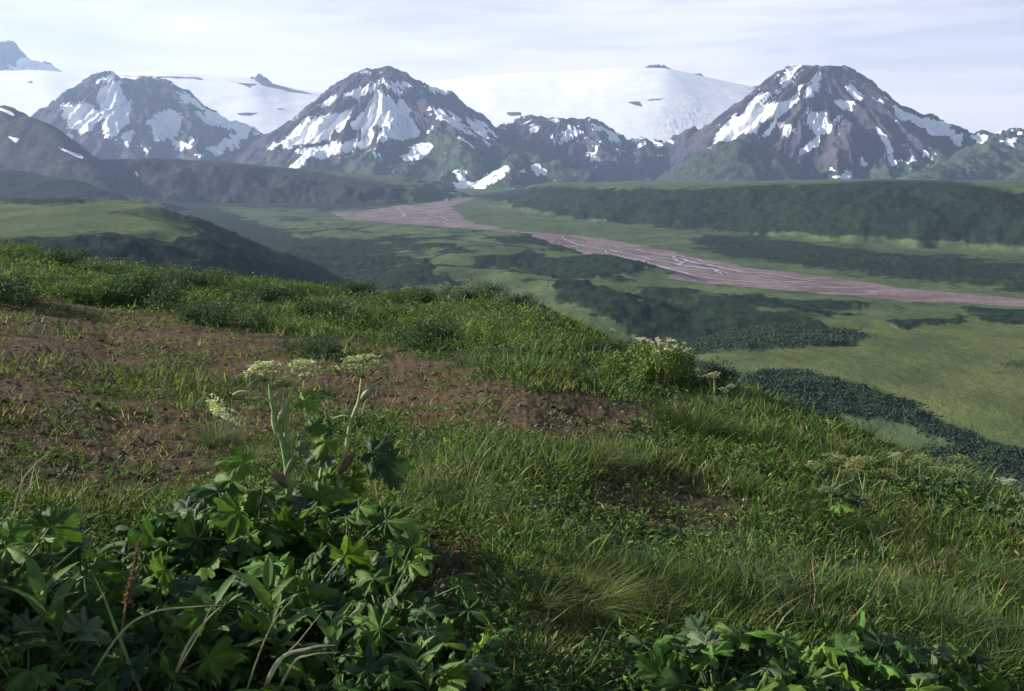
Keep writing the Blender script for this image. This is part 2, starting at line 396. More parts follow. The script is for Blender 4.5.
def valley_masks(V):
    px, py = project(V); x, y = V[:, 0], V[:, 1]
    wpx = px + 22 * fbm(x / 80, y / 80, 5, 301) + 10 * fbm(x / 18, y / 18, 3, 303); wpy = py + 6 * fbm(x / 80, y / 80, 5, 302)
    s = .24 + .34 * fbm(x / 190, y / 120, 4, 311) * 1.6 * (1 - sstep(2800, 4500, y))
    reg = sstep(10, -10, sdpoly(px, py, [(250, 208), (520, 225), (640, 280), (860, 300), (840, 330), (620, 320), (480, 300), (300, 280)]))
    s = s + reg * (.62 * fbm(x / 95, y / 60, 4, 317) * 2 + .06)
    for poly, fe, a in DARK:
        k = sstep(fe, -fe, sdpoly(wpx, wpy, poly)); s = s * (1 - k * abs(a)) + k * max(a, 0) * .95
    ol = np.zeros(s.shape)
    for poly, fe, a in OLIVE:
        ol = np.maximum(ol, a * sstep(fe, -fe, sdpoly(wpx, wpy, poly)))
    on = sdpoly(px + 5 * fbm(x / 60, y / 60, 3, 330), py + 1.2 * fbm(x / 60, y / 60, 3, 331), RIV1); on2 = sdpoly(px + 6 * fbm(x / 90, y / 90, 3, 330), py + 1. * fbm(x / 90, y / 90, 3, 331), RIV2)
    bed = np.clip(.5 - np.minimum(on, on2) / 4, 0, 1) * (V[:, 2] < ZV + 12)
    return np.stack([np.clip(s, 0, 1), bed, ol], -1)
VAL = {}
def valley_rock(V):
    px, py = project(V); x, y = V[:, 0], V[:, 1]; wx = px + 12 * fbm(x / 200, y / 200, 4, 360); wy = py + 6 * fbm(x / 200, y / 200, 4, 361)
    rk = sstep(10, -10, sdpoly(wx, wy, [(-400, 0), (20, 90), (60, 125), (130, 180), (60, 175), (-400, 170)])) * (y > 2800)
    rk = np.maximum(rk, .75 * sstep(5, -5, sdpoly(wx, wy, [(90, 158), (200, 160), (400, 185), (400, 205), (300, 206), (150, 195), (95, 175)])) * (y > 2800))
    sn = np.zeros(len(V))
    for poly in ([(7, 136), (20, 139), (15, 143)], [(55, 146), (84, 156), (82, 159), (66, 152)], [(-10, 104), (12, 112), (16, 117), (0, 110)], [(110, 178), (120, 178), (116, 181)], [(134, 173), (138, 172), (137, 178)]):
        sn = np.maximum(sn, np.clip(.5 - sdpoly(px + 2 * fbm(x / 60, y / 60, 3, 5), py, poly) / 3, 0, 1) * (y > 2500))
    return np.stack([rk, sn, sn * 0], -1)
def build_valley():
    rads = np.concatenate([np.geomspace(150, 2600, 360), np.linspace(2600, 7600, 230)[1:]])
    V, Fc = polar(rads, AZG, lambda x, y: H(x, y))
    mk_ = valley_masks(V)
    thick = sstep(.45, .65, mk_[:, 0]) * (1 - sstep(3200, 4000, V[:, 1]))
    V2 = V.copy(); first = len(AZG)
    d = thick * (1 - .7 * sstep(1400, 2400, V[:, 1])) * (2.2 + 3.4 * fbm(V[:, 0] / 16, V[:, 1] / 16, 3, 340) + 3. * fbm(V[:, 0] / 60, V[:, 1] / 60, 2, 343)); d[:first] = 0
    V2[:, 2] += d
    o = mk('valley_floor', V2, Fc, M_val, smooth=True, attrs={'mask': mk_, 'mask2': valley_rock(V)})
    tag(o, kind='structure')
    VAL['V'] = V2; VAL['m'] = mk_

# ------------------------------------------------------------------ mountains
def mountain(name, label_unused, pr, rr, ridges, slope, seed, snow, greenf, amp=55., step=.055, drs=13., warp=110., mat=None, base=-260., hub=None):
    hb = P(*hub) if hub else None
    a0 = math.atan((pr[0] - 512) / F); a1 = math.atan((pr[1] - 512) / F)
    azs = np.arange(a0, a1, R(step)); rads = np.arange(rr[0], rr[1], drs)
    def flute(x, y):
        dx, dy = x - hb[0], y - hb[1]; d = np.hypot(dx, dy) + 1; th = np.arctan2(dx, -dy) + .12 * fbm(x / 300, y / 300, 3, seed + 60)
        return (95 * (ridged(th * 3.2 + 9, d / 2600, 3, seed + 61) - .55) + 42 * (ridged(th * 8.5 + 40, d / 1500, 3, seed + 62) - .55)) * sstep(60, 600, d)
    def hf(x, y):
        wx = x + warp * fbm(x / 800, y / 800, 5, seed); wy = y + warp * fbm(x / 800, y / 800, 5, seed + 50)
        h = np.full(x.shape, -1e9)
        for rd in ridges:
            sl = rd.get('s', slope); h = np.maximum(h, ridge_h(wx, wy, rd['p'], sl, rd.get('r', 25)))
        h = np.maximum(h, base)
        k = np.clip((h - base) / 300, 0, 1)
        if hb is not None: h = h + k * flute(x, y)
        h = h + k * (amp * (1.1 if hb is not None else 1.9) * (ridged(x / 520, y / 520, 6, seed + 7) - .62) + amp * .4 * (ridged(x / 120, y / 120, 4, seed + 9) - .6))
        return h
    V, Fc = polar(rads, azs, hf)
    px, py = project(V); x, y = V[:, 0], V[:, 1]
    wx = px + 5 * fbm(x / 130, y / 130, 5, seed + 21); wy = py + 4 * fbm(x / 150, y / 150, 4, seed + 22)
    g1 = ridged(x / 520, y / 520, 6, seed + 7); g2 = ridged(x / 120, y / 120, 4, seed + 9); gul = np.clip((.56 - g1) * .8 + (.5 - g2) * .6, -.42, .42)
    if hb is not None: dx_, dy_ = V[:, 0] - hb[0], V[:, 1] - hb[1]; th_ = np.arctan2(dx_, -dy_) + .08 * fbm(V[:, 0] / 200, V[:, 1] / 200, 3, seed + 70); d_ = np.hypot(dx_, dy_); gul = np.clip(gul * .5 - flute(V[:, 0], V[:, 1]) / 110. - .85 * (ridged(th_ * 19, d_ / 520, 3, seed + 71) - .5), -.5, .4)
    s = np.zeros(len(V))
    t = np.zeros(len(V))
    for poly in snow:
        sd = sdpoly(wx, wy, poly); s = np.maximum(s, np.clip(.54 - sd / 8., 0, 1)); t = np.maximum(t, .74 * np.clip(1 - sd / 22., 0, 1))
    s = np.clip(s + gul * (s > .02), 0, 1); t = np.clip(t + gul * .5 * (t > .02), 0, .8)
    g = greenf(px, py, V)
    o = mk(name, V, Fc, mat or M_mtn, smooth=True, attrs={'mask': np.stack([s, g, t], -1)})
    tag(o, kind='structure'); return o

def build_mountains():
    snowA = [[(97, 92), (120, 80), (123, 99), (116, 113), (130, 103), (127, 120), (106, 137), (103, 116)], [(62, 106), (85, 103), (103, 116), (89, 133), (75, 130), (65, 120)],
             [(150, 120), (171, 109), (181, 113), (174, 137), (186, 144), (181, 152), (168, 137), (154, 144), (149, 130)], [(173, 91), (191, 96), (202, 106), (185, 103)],
             [(195, 113), (239, 116), (253, 126), (239, 144), (219, 154), (195, 156), (212, 147), (236, 133), (222, 126), (205, 120)], [(144, 73), (164, 70), (171, 79), (154, 79)], [(97, 82), (113, 73), (110, 80)],
             [(124, 136), (131, 134), (128, 144)], [(145, 150), (152, 146), (150, 153)], [(240, 116), (290, 120), (288, 132), (256, 133)], [(158, 116), (166, 118), (160, 122)], [(188, 138), (194, 140), (190, 147)]]
    snowB = [[(348, 127), (380, 93), (401, 112), (416, 122), (367, 129)], [(285, 147), (312, 122), (353, 109), (343, 126), (319, 139)], [(300, 153), (333, 146), (374, 138), (370, 143), (316, 159)],
             [(363, 133), (415, 122), (418, 133), (380, 143)], [(346, 95), (377, 81), (374, 92), (357, 98)], [(456, 186), (483, 180), (507, 165), (504, 180), (476, 189)], [(531, 167), (534, 163), (546, 173), (531, 174)],
             [(403, 158), (415, 148), (432, 146), (421, 155), (408, 159)], [(428, 107), (449, 113), (470, 131), (492, 146), (466, 135), (440, 120)], [(469, 118), (483, 125), (494, 137), (483, 139), (473, 130)],
             [(420, 81), (442, 83), (450, 93), (435, 95)], [(380, 183), (391, 175), (387, 183)], [(315, 105), (335, 97), (330, 106)], [(401, 101), (419, 113), (407, 111)], [(383, 81), (396, 86), (400, 93), (392, 90)],
             [(392, 82), (405, 84), (409, 89), (400, 88)], [(374, 150), (382, 155), (375, 155)], [(458, 174), (466, 172), (463, 180)], [(268, 148), (284, 140), (300, 128), (312, 116), (300, 137), (280, 147)], [(455, 135), (472, 144), (480, 150), (462, 142)],
             [(478, 157), (486, 156), (484, 161)], [(364, 73), (370, 71), (369, 75)], [(520, 172), (526, 168), (524, 174)], [(293, 166), (302, 161), (297, 167)]]
    snowC = [[(722, 133), (742, 112), (760, 95), (777, 92), (756, 107), (770, 103), (787, 100), (804, 93), (821, 68), (813, 95), (790, 107), (760, 129), (742, 138), (715, 142)], [(780, 81), (790, 68), (801, 66), (792, 78), (782, 86)],
             [(809, 107), (816, 122), (821, 112), (828, 112), (824, 129), (838, 115), (842, 117), (824, 136), (811, 150), (797, 158), (816, 136), (806, 122)], [(893, 106), (920, 116), (948, 121), (951, 132), (934, 132), (913, 122), (896, 115)],
             [(876, 124), (893, 148), (893, 163), (884, 139)], [(874, 99), (884, 99), (885, 110)], [(838, 102), (853, 102), (850, 108)], [(782, 126), (790, 126), (785, 135)], [(861, 159), (867, 165), (860, 166)], [(911, 152), (917, 160), (910, 161)],
             [(831, 176), (848, 174), (845, 182)], [(828, 164), (836, 171), (829, 171)], [(974, 138), (985, 135), (982, 142)], [(1002, 141), (1020, 135), (1012, 144)], [(954, 139), (961, 136), (957, 143)], [(760, 136), (775, 122), (766, 134)],
             [(845, 88), (850, 87), (862, 97), (855, 94)], [(927, 149), (932, 157), (925, 155)], [(995, 129), (1003, 128), (1000, 133)], [(797, 85), (806, 84), (800, 90)]]
    snowD = [[(559, 143), (566, 127), (581, 133), (565, 139)], [(588, 153), (596, 151), (598, 163), (591, 160)], [(592, 122), (607, 131), (597, 131)], [(530, 128), (537, 127), (534, 133)], [(594, 143), (598, 143), (597, 148)], [(552, 137), (556, 136), (554, 142)],
             [(553, 119), (558, 118), (557, 122)], [(500, 118), (512, 113), (524, 116), (512, 124)], [(605, 132), (616, 136), (624, 152), (612, 143)]]
    snowE = [[(629, 147), (641, 139), (650, 144), (640, 146)], [(665, 138), (673, 139), (670, 143)], [(655, 155), (666, 154), (662, 158)], [(652, 144), (662, 145), (656, 148)]]
    lowgreen = lambda a, b: (lambda px, py, V: np.clip(.5 + (py - a) / b, 0, 1))
    # far left rocky summit
    mountain('mountain', 0, (-160, 110), (12500, 17500), [dict(p=[(-160, 20, 13800), (-40, 30, 13800), (0, 41, 13800), (12, 43, 13800), (22, 54, 13800), (45, 62, 13900), (75, 74, 14000)], r=10)], 1.0, 11, [[(22, 58), (60, 64), (90, 80), (10, 82)], [(-40, 70), (60, 70), (60, 100), (-40, 100)]], lambda a, b, c: a * 0, 90, .05, 18, 60, base=-100)
    mountain('mountain', 0, (10, 330), (6300, 10200),
             [dict(p=[(20, 160, 7600), (55, 120, 8000), (70, 102, 8200), (86, 90, 8400), (93, 75, 8500), (112, 70, 8500), (125, 78, 8500), (150, 76, 8600), (166, 79, 8600), (180, 91, 8600), (200, 105, 8600), (232, 118, 8700), (262, 132, 8800), (300, 150, 8800)]),
              dict(p=[(112, 70, 8500), (118, 100, 8000), (125, 130, 7500), (135, 165, 6900)], r=15), dict(p=[(150, 76, 8600), (145, 105, 8100), (142, 140, 7500), (150, 175, 6800)], r=15), dict(p=[(86, 90, 8400), (80, 125, 7800), (70, 160, 7100)], r=15),
              dict(p=[(180, 91, 8600), (190, 120, 8000), (195, 150, 7300), (210, 180, 6700)], r=15), dict(p=[(232, 118, 8700), (215, 140, 7900), (225, 170, 7200)], r=15)], .75, 23, snowA, lowgreen(163, 30), 60, hub=(130, 74, 8550))
    mountain('mountain', 0, (200, 640), (5300, 9600),
             [dict(p=[(215, 170, 7600), (250, 145, 7700), (282, 132, 7800), (305, 120, 7800), (322, 109, 7800), (337, 94, 7800), (345, 78, 7800), (358, 69, 7800), (383, 66, 7800), (400, 72, 7800), (416, 80, 7800), (441, 84, 7900), (455, 95, 7900), (475, 108, 7900), (497, 123, 7900), (525, 142, 7800), (560, 160, 7600)]),
              dict(p=[(383, 66, 7800), (378, 92, 7500), (392, 118, 7100), (380, 150, 6600), (370, 182, 6100)], r=15), dict(p=[(416, 80, 7800), (428, 104, 7400), (446, 120, 7000), (455, 150, 6500), (440, 186, 5900)], r=30, s=.6),
              dict(p=[(446, 120, 7000), (480, 140, 6900), (515, 153, 6700), (560, 160, 6500), (605, 178, 6300)], r=40, s=.55), dict(p=[(337, 94, 7800), (320, 130, 7200), (300, 160, 6600), (290, 180, 6200)], r=20, s=.65),
              dict(p=[(282, 132, 7800), (262, 155, 7100), (240, 178, 6500)], r=20), dict(p=[(515, 153, 6700), (510, 175, 6000)], r=30, s=.5), dict(p=[(441, 84, 7900), (462, 112, 7500), (490, 138, 7200)], r=15)], .74, 37, snowB,
             lambda px, py, V: np.clip(.5 + (py - 134 - 28 * sstep(430, 320, px) + 10 * sstep(450, 520, px)) / 26, 0, 1), 55, hub=(383, 66, 7800))
    mountain('mountain', 0, (480, 665), (7000, 10500),
             [dict(p=[(480, 140, 8300), (505, 124, 8500), (522, 117, 8600), (560, 114, 8600), (588, 116, 8600), (600, 128, 8500), (625, 140, 8400), (650, 165, 8300)], r=40), dict(p=[(560, 114, 8600), (555, 150, 8000), (545, 175, 7400)]),
              dict(p=[(588, 116, 8600), (605, 145, 8000), (612, 178, 7300)])], .65, 41, snowD, lowgreen(175, 20), 55, hub=(570, 114, 8600))
    mountain('mountain', 0, (590, 760), (7000, 10000),
             [dict(p=[(600, 165, 8300), (615, 138, 8500), (632, 129, 8600), (652, 133, 8600), (668, 135, 8500), (682, 128, 8500), (694, 128, 8500), (704, 142, 8400), (730, 165, 8300)], r=20), dict(p=[(640, 129, 8600), (640, 160, 7900), (650, 182, 7400)]), dict(p=[(690, 128, 8500), (685, 158, 7900), (690, 180, 7400)])],
             .75, 43, snowE, lowgreen(185, 20), 60)
    mountain('mountain', 0, (640, 860), (5300, 7200),
             [dict(p=[(660, 188, 5900), (688, 166, 6000), (712, 146, 6100), (735, 136, 6100), (758, 142, 6100), (787, 163, 6000), (825, 184, 5900)], r=60), dict(p=[(735, 136, 6100), (742, 165, 5900), (750, 185, 5700)], r=40)], .66, 47, [], lambda px, py, V: px * 0 + .56, 40)
    mountain('mountain', 0, (680, 1400), (4900, 9300),
             [dict(p=[(724, 139, 7300), (742, 114, 7300), (760, 96, 7300), (778, 78, 7300), (790, 68, 7300), (802, 65, 7300), (842, 66, 7300), (852, 73, 7300), (866, 88, 7300), (886, 99, 7300), (912, 109, 7300), (942, 121, 7200), (972, 126, 7000), (1024, 128, 6800), (1120, 120, 6800), (1400, 90, 6800)]),
              dict(p=[(790, 68, 7300), (775, 100, 7000), (758, 130, 6700), (752, 150, 6500)], r=15), dict(p=[(815, 66, 7300), (808, 100, 7000), (800, 135, 6600), (790, 165, 6200), (785, 180, 5900)], r=15),
              dict(p=[(842, 66, 7300), (852, 102, 6900), (850, 135, 6400), (842, 165, 6000), (838, 180, 5700)], r=25), dict(p=[(866, 88, 7300), (880, 120, 6800), (885, 150, 6200), (890, 178, 5800)], r=15),
              dict(p=[(912, 109, 7300), (915, 140, 6600), (900, 172, 5900)], r=25), dict(p=[(1024, 128, 6800), (990, 142, 6200), (950, 160, 5600), (900, 180, 5200)], r=60, s=.5), dict(p=[(1120, 120, 6800), (1060, 150, 6000), (1010, 175, 5300)], r=60, s=.5),
              dict(p=[(942, 121, 7200), (935, 145, 6600), (930, 165, 6000)], r=30, s=.6)], .74, 53, snowC,
             lambda px, py, V: np.clip(.5 + (py - 166 + 36 * sstep(880, 1000, px)) / 24, 0, 1), 55, hub=(822, 65, 7300))
    # ice field behind the peaks
    sk = np.array([(-500, 60), (-200, 68), (0, 73), (60, 72), (100, 76), (170, 73), (215, 77), (262, 80), (300, 90), (345, 96), (400, 90), (450, 81), (490, 77), (560, 73), (620, 69.5), (660, 70), (700, 79), (740, 87), (800, 104), (860, 150), (1100, 160), (1500, 160)], float)
    azk = np.arctan((sk[:, 0] - 512) / F)
    zk = np.array([P(a, c, 12500)[2] for a, c in sk])
    azs_ = np.linspace(azk[0], azk[-1], 3000); zks_ = np.interp(azs_, azk, zk); kk = np.hanning(61); kk /= kk.sum(); zks_ = np.convolve(np.pad(zks_, 30, 'edge'), kk, 'valid')
    def hf(x, y):
        az = np.arctan(x / y); top = np.interp(az, azs_, zks_)
        t = (y - 8300) / (12500 - 8300)
        prof = np.where(t < 1, np.clip(t, -.5, 1) ** 1.0 if False else np.sin(np.clip(t, -.5, 1) * math.pi / 2) ** 1, 1 - (t - 1) * .6)
        lo = -120
        z = lo + (top - lo) * prof
        z = z + 18 * fbm(x / 1100, y / 1500, 4, 71) * sstep(8300, 9500, y) * (1 - sstep(11500, 12500, y))
        px, py = project(np.stack([x, y, z], -1))
        ice = sstep(25, -15, sdpoly(px, py, [(655, 118), (700, 110), (722, 122), (715, 150), (690, 150), (660, 140)]))
        z = z + ice * 6 * ridged(x / 60, y / 60, 4, 77)
        return z
    azs = np.arange(R(-38), R(38), R(.07)); rads = np.arange(8000, 16000, 28)
    V, Fc = polar(rads, azs, hf)
    px, py = project(V); x, y = V[:, 0], V[:, 1]
    wx = px + 3 * fbm(x / 200, y / 200, 4, 81); wy = py + 1.2 * fbm(x / 200, y / 200, 4, 82)
    rk = np.zeros(len(V))
    for poly in [[(626, 102), (640, 101), (643, 107), (634, 105)], [(648, 100), (664, 98), (662, 100), (650, 101)], [(225, 79), (240, 83), (258, 84), (250, 88), (238, 83)], [(250, 76), (262, 80), (300, 91), (318, 95), (290, 92), (262, 85)], [(236, 113), (258, 113), (252, 116), (240, 115)],
                 [(26, 82), (32, 80), (33, 84)], [(100, 75), (200, 77), (205, 80), (170, 78)], [(506, 113), (520, 112), (522, 115), (510, 116)], [(276, 108), (286, 109), (280, 110)]]:
        rk = np.maximum(rk, np.clip(.5 - sdpoly(wx, wy, poly) / 3.5, 0, 1))
    ice = sstep(14, -10, sdpoly(wx, wy, [(655, 120), (700, 108), (722, 122), (718, 150), (690, 150), (660, 140)]))
    o = mk('glacier', V, Fc, M_gla, smooth=True, attrs={'mask': np.stack([rk, ice, rk * 0], -1)}); tag(o, kind='structure')
    # rocky crest poking out behind the ice dome
    mountain('mountain', 0, (635, 800), (12400, 14500), [dict(p=[(640, 76, 13200), (650, 65, 13200), (658, 66.5, 13200), (668, 66, 13200), (680, 69, 13200), (694, 72, 13200), (706, 77, 13200), (712, 86, 13200)], r=5), dict(p=[(736, 92, 13300), (745, 85, 13300), (756, 85, 13300), (770, 92, 13300)], r=5)], .9, 91, [], lambda a, b, c: a * 0, 60, .04, 18, 30, base=-100)
    mountain('mountain', 0, (235, 300), (11600, 13600), [dict(p=[(240, 85, 12600), (252, 76, 12600), (258, 74.5, 12600), (266, 78, 12600), (280, 86, 12600)], r=5)], .8, 93, [[(240, 84), (262, 82), (285, 95), (240, 95)]], lambda a, b, c: a * 0, 50, .04, 18, 30, base=-100)

# ------------------------------------------------------------------ river channels
def build_river():
    Vs = []; Fs = []; n = 0
    chan = [([(395, 206), (405, 212), (402, 217), (425, 219), (445, 222), (462, 224)], 5), ([(462, 197), (440, 203), (415, 206), (400, 210)], 4), ([(405, 212), (420, 214), (440, 217), (455, 223)], 3),
            ([(520, 232), (560, 239), (600, 249), (640, 257), (680, 266), (720, 272), (760, 280), (830, 287)], 3.5),
            ([(600, 243), (640, 251), (670, 257), (700, 264), (745, 273), (790, 277), (850, 284)], 5), ([(580, 244), (620, 257), (660, 268), (690, 276), (720, 280), (770, 284)], 4), ([(640, 257), (670, 260), (690, 268), (715, 270), (730, 276)], 6), ([(655, 252), (690, 259), (720, 266)], 3)]
    k = 0
    for pts, w in chan:
        p = np.array([P(a, c, 1) for a, c in pts]); p = p * (ZV / p[:, 2])[:, None]
        t = np.linspace(0, len(p) - 1, 26 * len(p)); c = np.stack([np.interp(t, np.arange(len(p)), p[:, i]) for i in range(2)], -1)
        k += 1
        w = w * .7; off = w * 7 * fbm(c[:, 0] / 90, c[:, 1] / 90 + k * 7, 3, 400 + k)
        d = np.gradient(c, axis=0); d /= np.linalg.norm(d, axis=1)[:, None] + 1e-9
        nn = np.stack([-d[:, 1], d[:, 0]], -1); c = c + nn * off[:, None]
        ww = w * (.7 + .8 * np.abs(fbm(c[:, 0] / 60, c[:, 1] / 60, 3, 410 + k)) * 2) * np.sin(np.linspace(.15, math.pi - .15, len(c)))
        a = c + nn * ww[:, None]; b = c - nn * ww[:, None]
        def hz(q): return H(q[:, 0], q[:, 1])
        z = np.maximum(hz(a), hz(b)) + .5 + .1 * k
        Vs.append(np.vstack([np.column_stack([a, z]), np.column_stack([b, z])])); m = len(c)
        i = np.arange(m - 1); Fs.append(np.stack([i, i + 1, i + m + 1, i + m], -1) + n); n += 2 * m
    o = mk('river', np.vstack(Vs), np.vstack(Fs), M_water); tag(o, kind='structure')

# ------------------------------------------------------------------ valley thickets
ICO_V = None
def ico():
    t = (1 + 5 ** .5) / 2
    v = np.array([(-1, t, 0), (1, t, 0), (-1, -t, 0), (1, -t, 0), (0, -1, t), (0, 1, t), (0, -1, -t), (0, 1, -t), (t, 0, -1), (t, 0, 1), (-t, 0, -1), (-t, 0, 1)], float)
    v /= np.linalg.norm(v[0])
    f = np.array([(0, 11, 5), (0, 5, 1), (0, 1, 7), (0, 7, 10), (0, 10, 11), (1, 5, 9), (5, 11, 4), (11, 10, 2), (10, 7, 6), (7, 1, 8), (3, 9, 4), (3, 4, 2), (3, 2, 6), (3, 6, 8), (3, 8, 9), (4, 9, 5), (2, 4, 11), (6, 2, 10), (8, 6, 7), (9, 8, 1)])
    return v, f
def blobs(pos, rad, colr, jitter=.25, flat=.7):
    v, f = ico(); n = len(pos)
    V = v[None] * (1 + jitter * rng.uniform(-1, 1, (n, 12, 1))) * rad[:, None, None]
    V[:, :, 2] *= flat; V = V + pos[:, None, :]
    Fc = (f[None] + (np.arange(n) * 12)[:, None, None]).reshape(-1, 3)
    return V.reshape(-1, 3), Fc, np.repeat(colr, 12, axis=0)
def build_thickets():
    V = VAL['V']; m = VAL['m']; px, py = project(V); r = np.hypot(V[:, 0], V[:, 1])
    ok = (rng.random(len(m)) < np.clip((m[:, 0] - .3) / .6, .006, 1) ** 1.5) & (m[:, 1] < .3) & (r > 330) & (r < 900) & (px > -120) & (px < 1150) & (py < 640) & (py > 195)
    idx = np.where(ok)[0]; w = 1 + 0 * r[idx]
    idx = rng.choice(idx, 52000, replace=True)
    p = V[idx] + np.column_stack([rng.normal(0, 1, len(idx)), rng.normal(0, 1, len(idx)), np.zeros(len(idx))]) * (r[idx] * .006)[:, None]
    rad = rng.gamma(4, .14, len(idx)) * (.5 + r[idx] / 1300)
    c = np.array([.022, .044, .016])[None] * rng.uniform(.75, 1.5, (len(idx), 1)) * (1 + .5 * fbm(p[:, 0] / 25, p[:, 1] / 25, 2, 350))[:, None]
    a, b, cc = blobs(p, rad, c, .4, .8)
    tag(mk('alder_thicket', a, b, M_shrub, smooth=True, col=cc), 'dark green alder thickets covering the banks and gullies of the valley', 'thicket', kind='stuff')

# ------------------------------------------------------------------ near vegetation
def sample_ground(n, pxr=(-60, 1084), pyr=(230, 760), bias=1.0):
    """random points on the hill, about even over the picture, so nearer ones lie closer together"""
    px = rng.uniform(pxr[0], pxr[1], n); py = rng.uniform(pyr[0], pyr[1], n)
    return hit(px, py)
RS = np.geomspace(1.2, 110, 110)
def hit(px, py):
    px = np.atleast_1d(np.asarray(px, float)); py = np.atleast_1d(np.asarray(py, float))
    a = (px - 512) / F; b = (345.5 - py) / F; dy = CP + b * SP; dz = -SP + b * CP
    hx, hy = a / dy, np.ones_like(a); hn = np.hypot(hx, hy); tz = dz / dy / hn
    res = np.full(len(px), np.nan)
    for c0 in range(0, len(px), 4000):
        s = slice(c0, c0 + 4000)
        X = (hx[s] / hn[s])[:, None] * RS; Y = (1 / hn[s])[:, None] * RS
        G = nearh(X, Y); below = (tz[s][:, None] * RS) < G
        k = below.argmax(1); good = below.any(1) & (k > 0)
        k1 = np.maximum(k, 1); ii = np.arange(len(k))
        d0 = tz[s] * RS[k1 - 1] - G[ii, k1 - 1]; d1 = tz[s] * RS[k1] - G[ii, k1]
        t = np.clip(d0 / (d0 - d1 + 1e-12), 0, 1)
        lo, hi = RS[k1 - 1].copy(), RS[k1].copy(); ux = hx[s] / hn[s]; uy = 1 / hn[s]
        for _ in range(7):
            mid = (lo + hi) / 2; bl = tz[s] * mid < nearh(ux * mid, uy * mid); hi = np.where(bl, mid, hi); lo = np.where(bl, lo, mid)
        res[s] = np.where(good, (lo + hi) / 2, np.nan)
    x = hx / hn * res; y = res / hn; ok = ~np.isnan(res)
    z = nearh(np.where(ok, x, 0), np.where(ok, y, 5)) 
    return np.stack([x, y, z], -1), ok

def blades(pos, hgt, wid, lean, bend, azim, colr, seg=3):
    """curved tapering blades. pos (n,3)"""
    n = len(pos); d = np.stack([np.cos(azim), np.sin(azim)], -1); side = np.stack([-d[:, 1], d[:, 0]], -1)
    tw = rng.uniform(-1.2, 1.2, n); sd = side * np.cos(tw)[:, None] + d * np.sin(tw)[:, None]
    lv = np.linspace(0, 1, seg + 1); Vs = []; Cs = []
    for i, t in enumerate(lv):
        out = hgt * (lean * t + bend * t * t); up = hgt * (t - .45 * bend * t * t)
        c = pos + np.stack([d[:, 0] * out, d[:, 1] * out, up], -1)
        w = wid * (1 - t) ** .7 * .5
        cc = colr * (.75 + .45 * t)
        if i < seg:
            o3 = np.column_stack([sd * w[:, None], np.zeros(n)])
            Vs += [c + o3, c - o3]; Cs += [cc, cc]
        else: Vs.append(c); Cs.append(cc)
    m = 2 * seg + 1
    V = np.stack(Vs, 1).reshape(-1, 3); C = np.stack(Cs, 1).reshape(-1, 3)
    f = []
    for i in range(seg - 1): f += [(2 * i, 2 * i + 1, 2 * i + 3), (2 * i, 2 * i + 3, 2 * i + 2)]
    f.append((2 * seg - 2, 2 * seg - 1, 2 * seg))
    Fc = (np.array(f)[None] + (np.arange(n) * m)[:, None, None]).reshape(-1, 3)
    return V, Fc, C
def leaflets(pos, dirv, up, L, Wd, colr):
    """small folded pointed leaves; dirv unit, up unit"""
    n = len(pos); s = np.cross(dirv, up); s /= np.linalg.norm(s, axis=1)[:, None] + 1e-9
    u = np.cross(s, dirv)
    a = pos; m = pos + dirv * (L * .5)[:, None]
    l = pos + dirv * (L * .42)[:, None] + s * (Wd * .5)[:, None] + u * (Wd * .18)[:, None]; r_ = pos + dirv * (L * .42)[:, None] - s * (Wd * .5)[:, None] + u * (Wd * .18)[:, None]
    t = pos + dirv * L[:, None] - u * (L * .15)[:, None]
    V = np.stack([a, l, t, r_, m], 1).reshape(-1, 3)
    f = np.array([(0, 4, 1), (1, 4, 2), (0, 3, 4), (3, 2, 4)])
    Fc = (f[None] + (np.arange(n) * 5)[:, None, None]).reshape(-1, 3)
    return V, Fc, np.repeat(colr, 5, axis=0)
GREENS = np.array([(.105, .165, .024), (.065, .125, .024), (.130, .170, .032), (.045, .085, .026), (.085, .115, .040)])
DRY = np.array([(.26, .20, .11), (.20, .15, .09), (.30, .25, .16)])
def vm(p):
    px, py = project(p); return vegmask(px, py, p[:, 0], p[:, 1])
def rdirs(n, el0, el1):
    a = rng.uniform(0, 2 * math.pi, n); e = rng.uniform(el0, el1, n)
    return np.stack([np.cos(a) * np.cos(e), np.sin(a) * np.cos(e), np.sin(e)], -1)

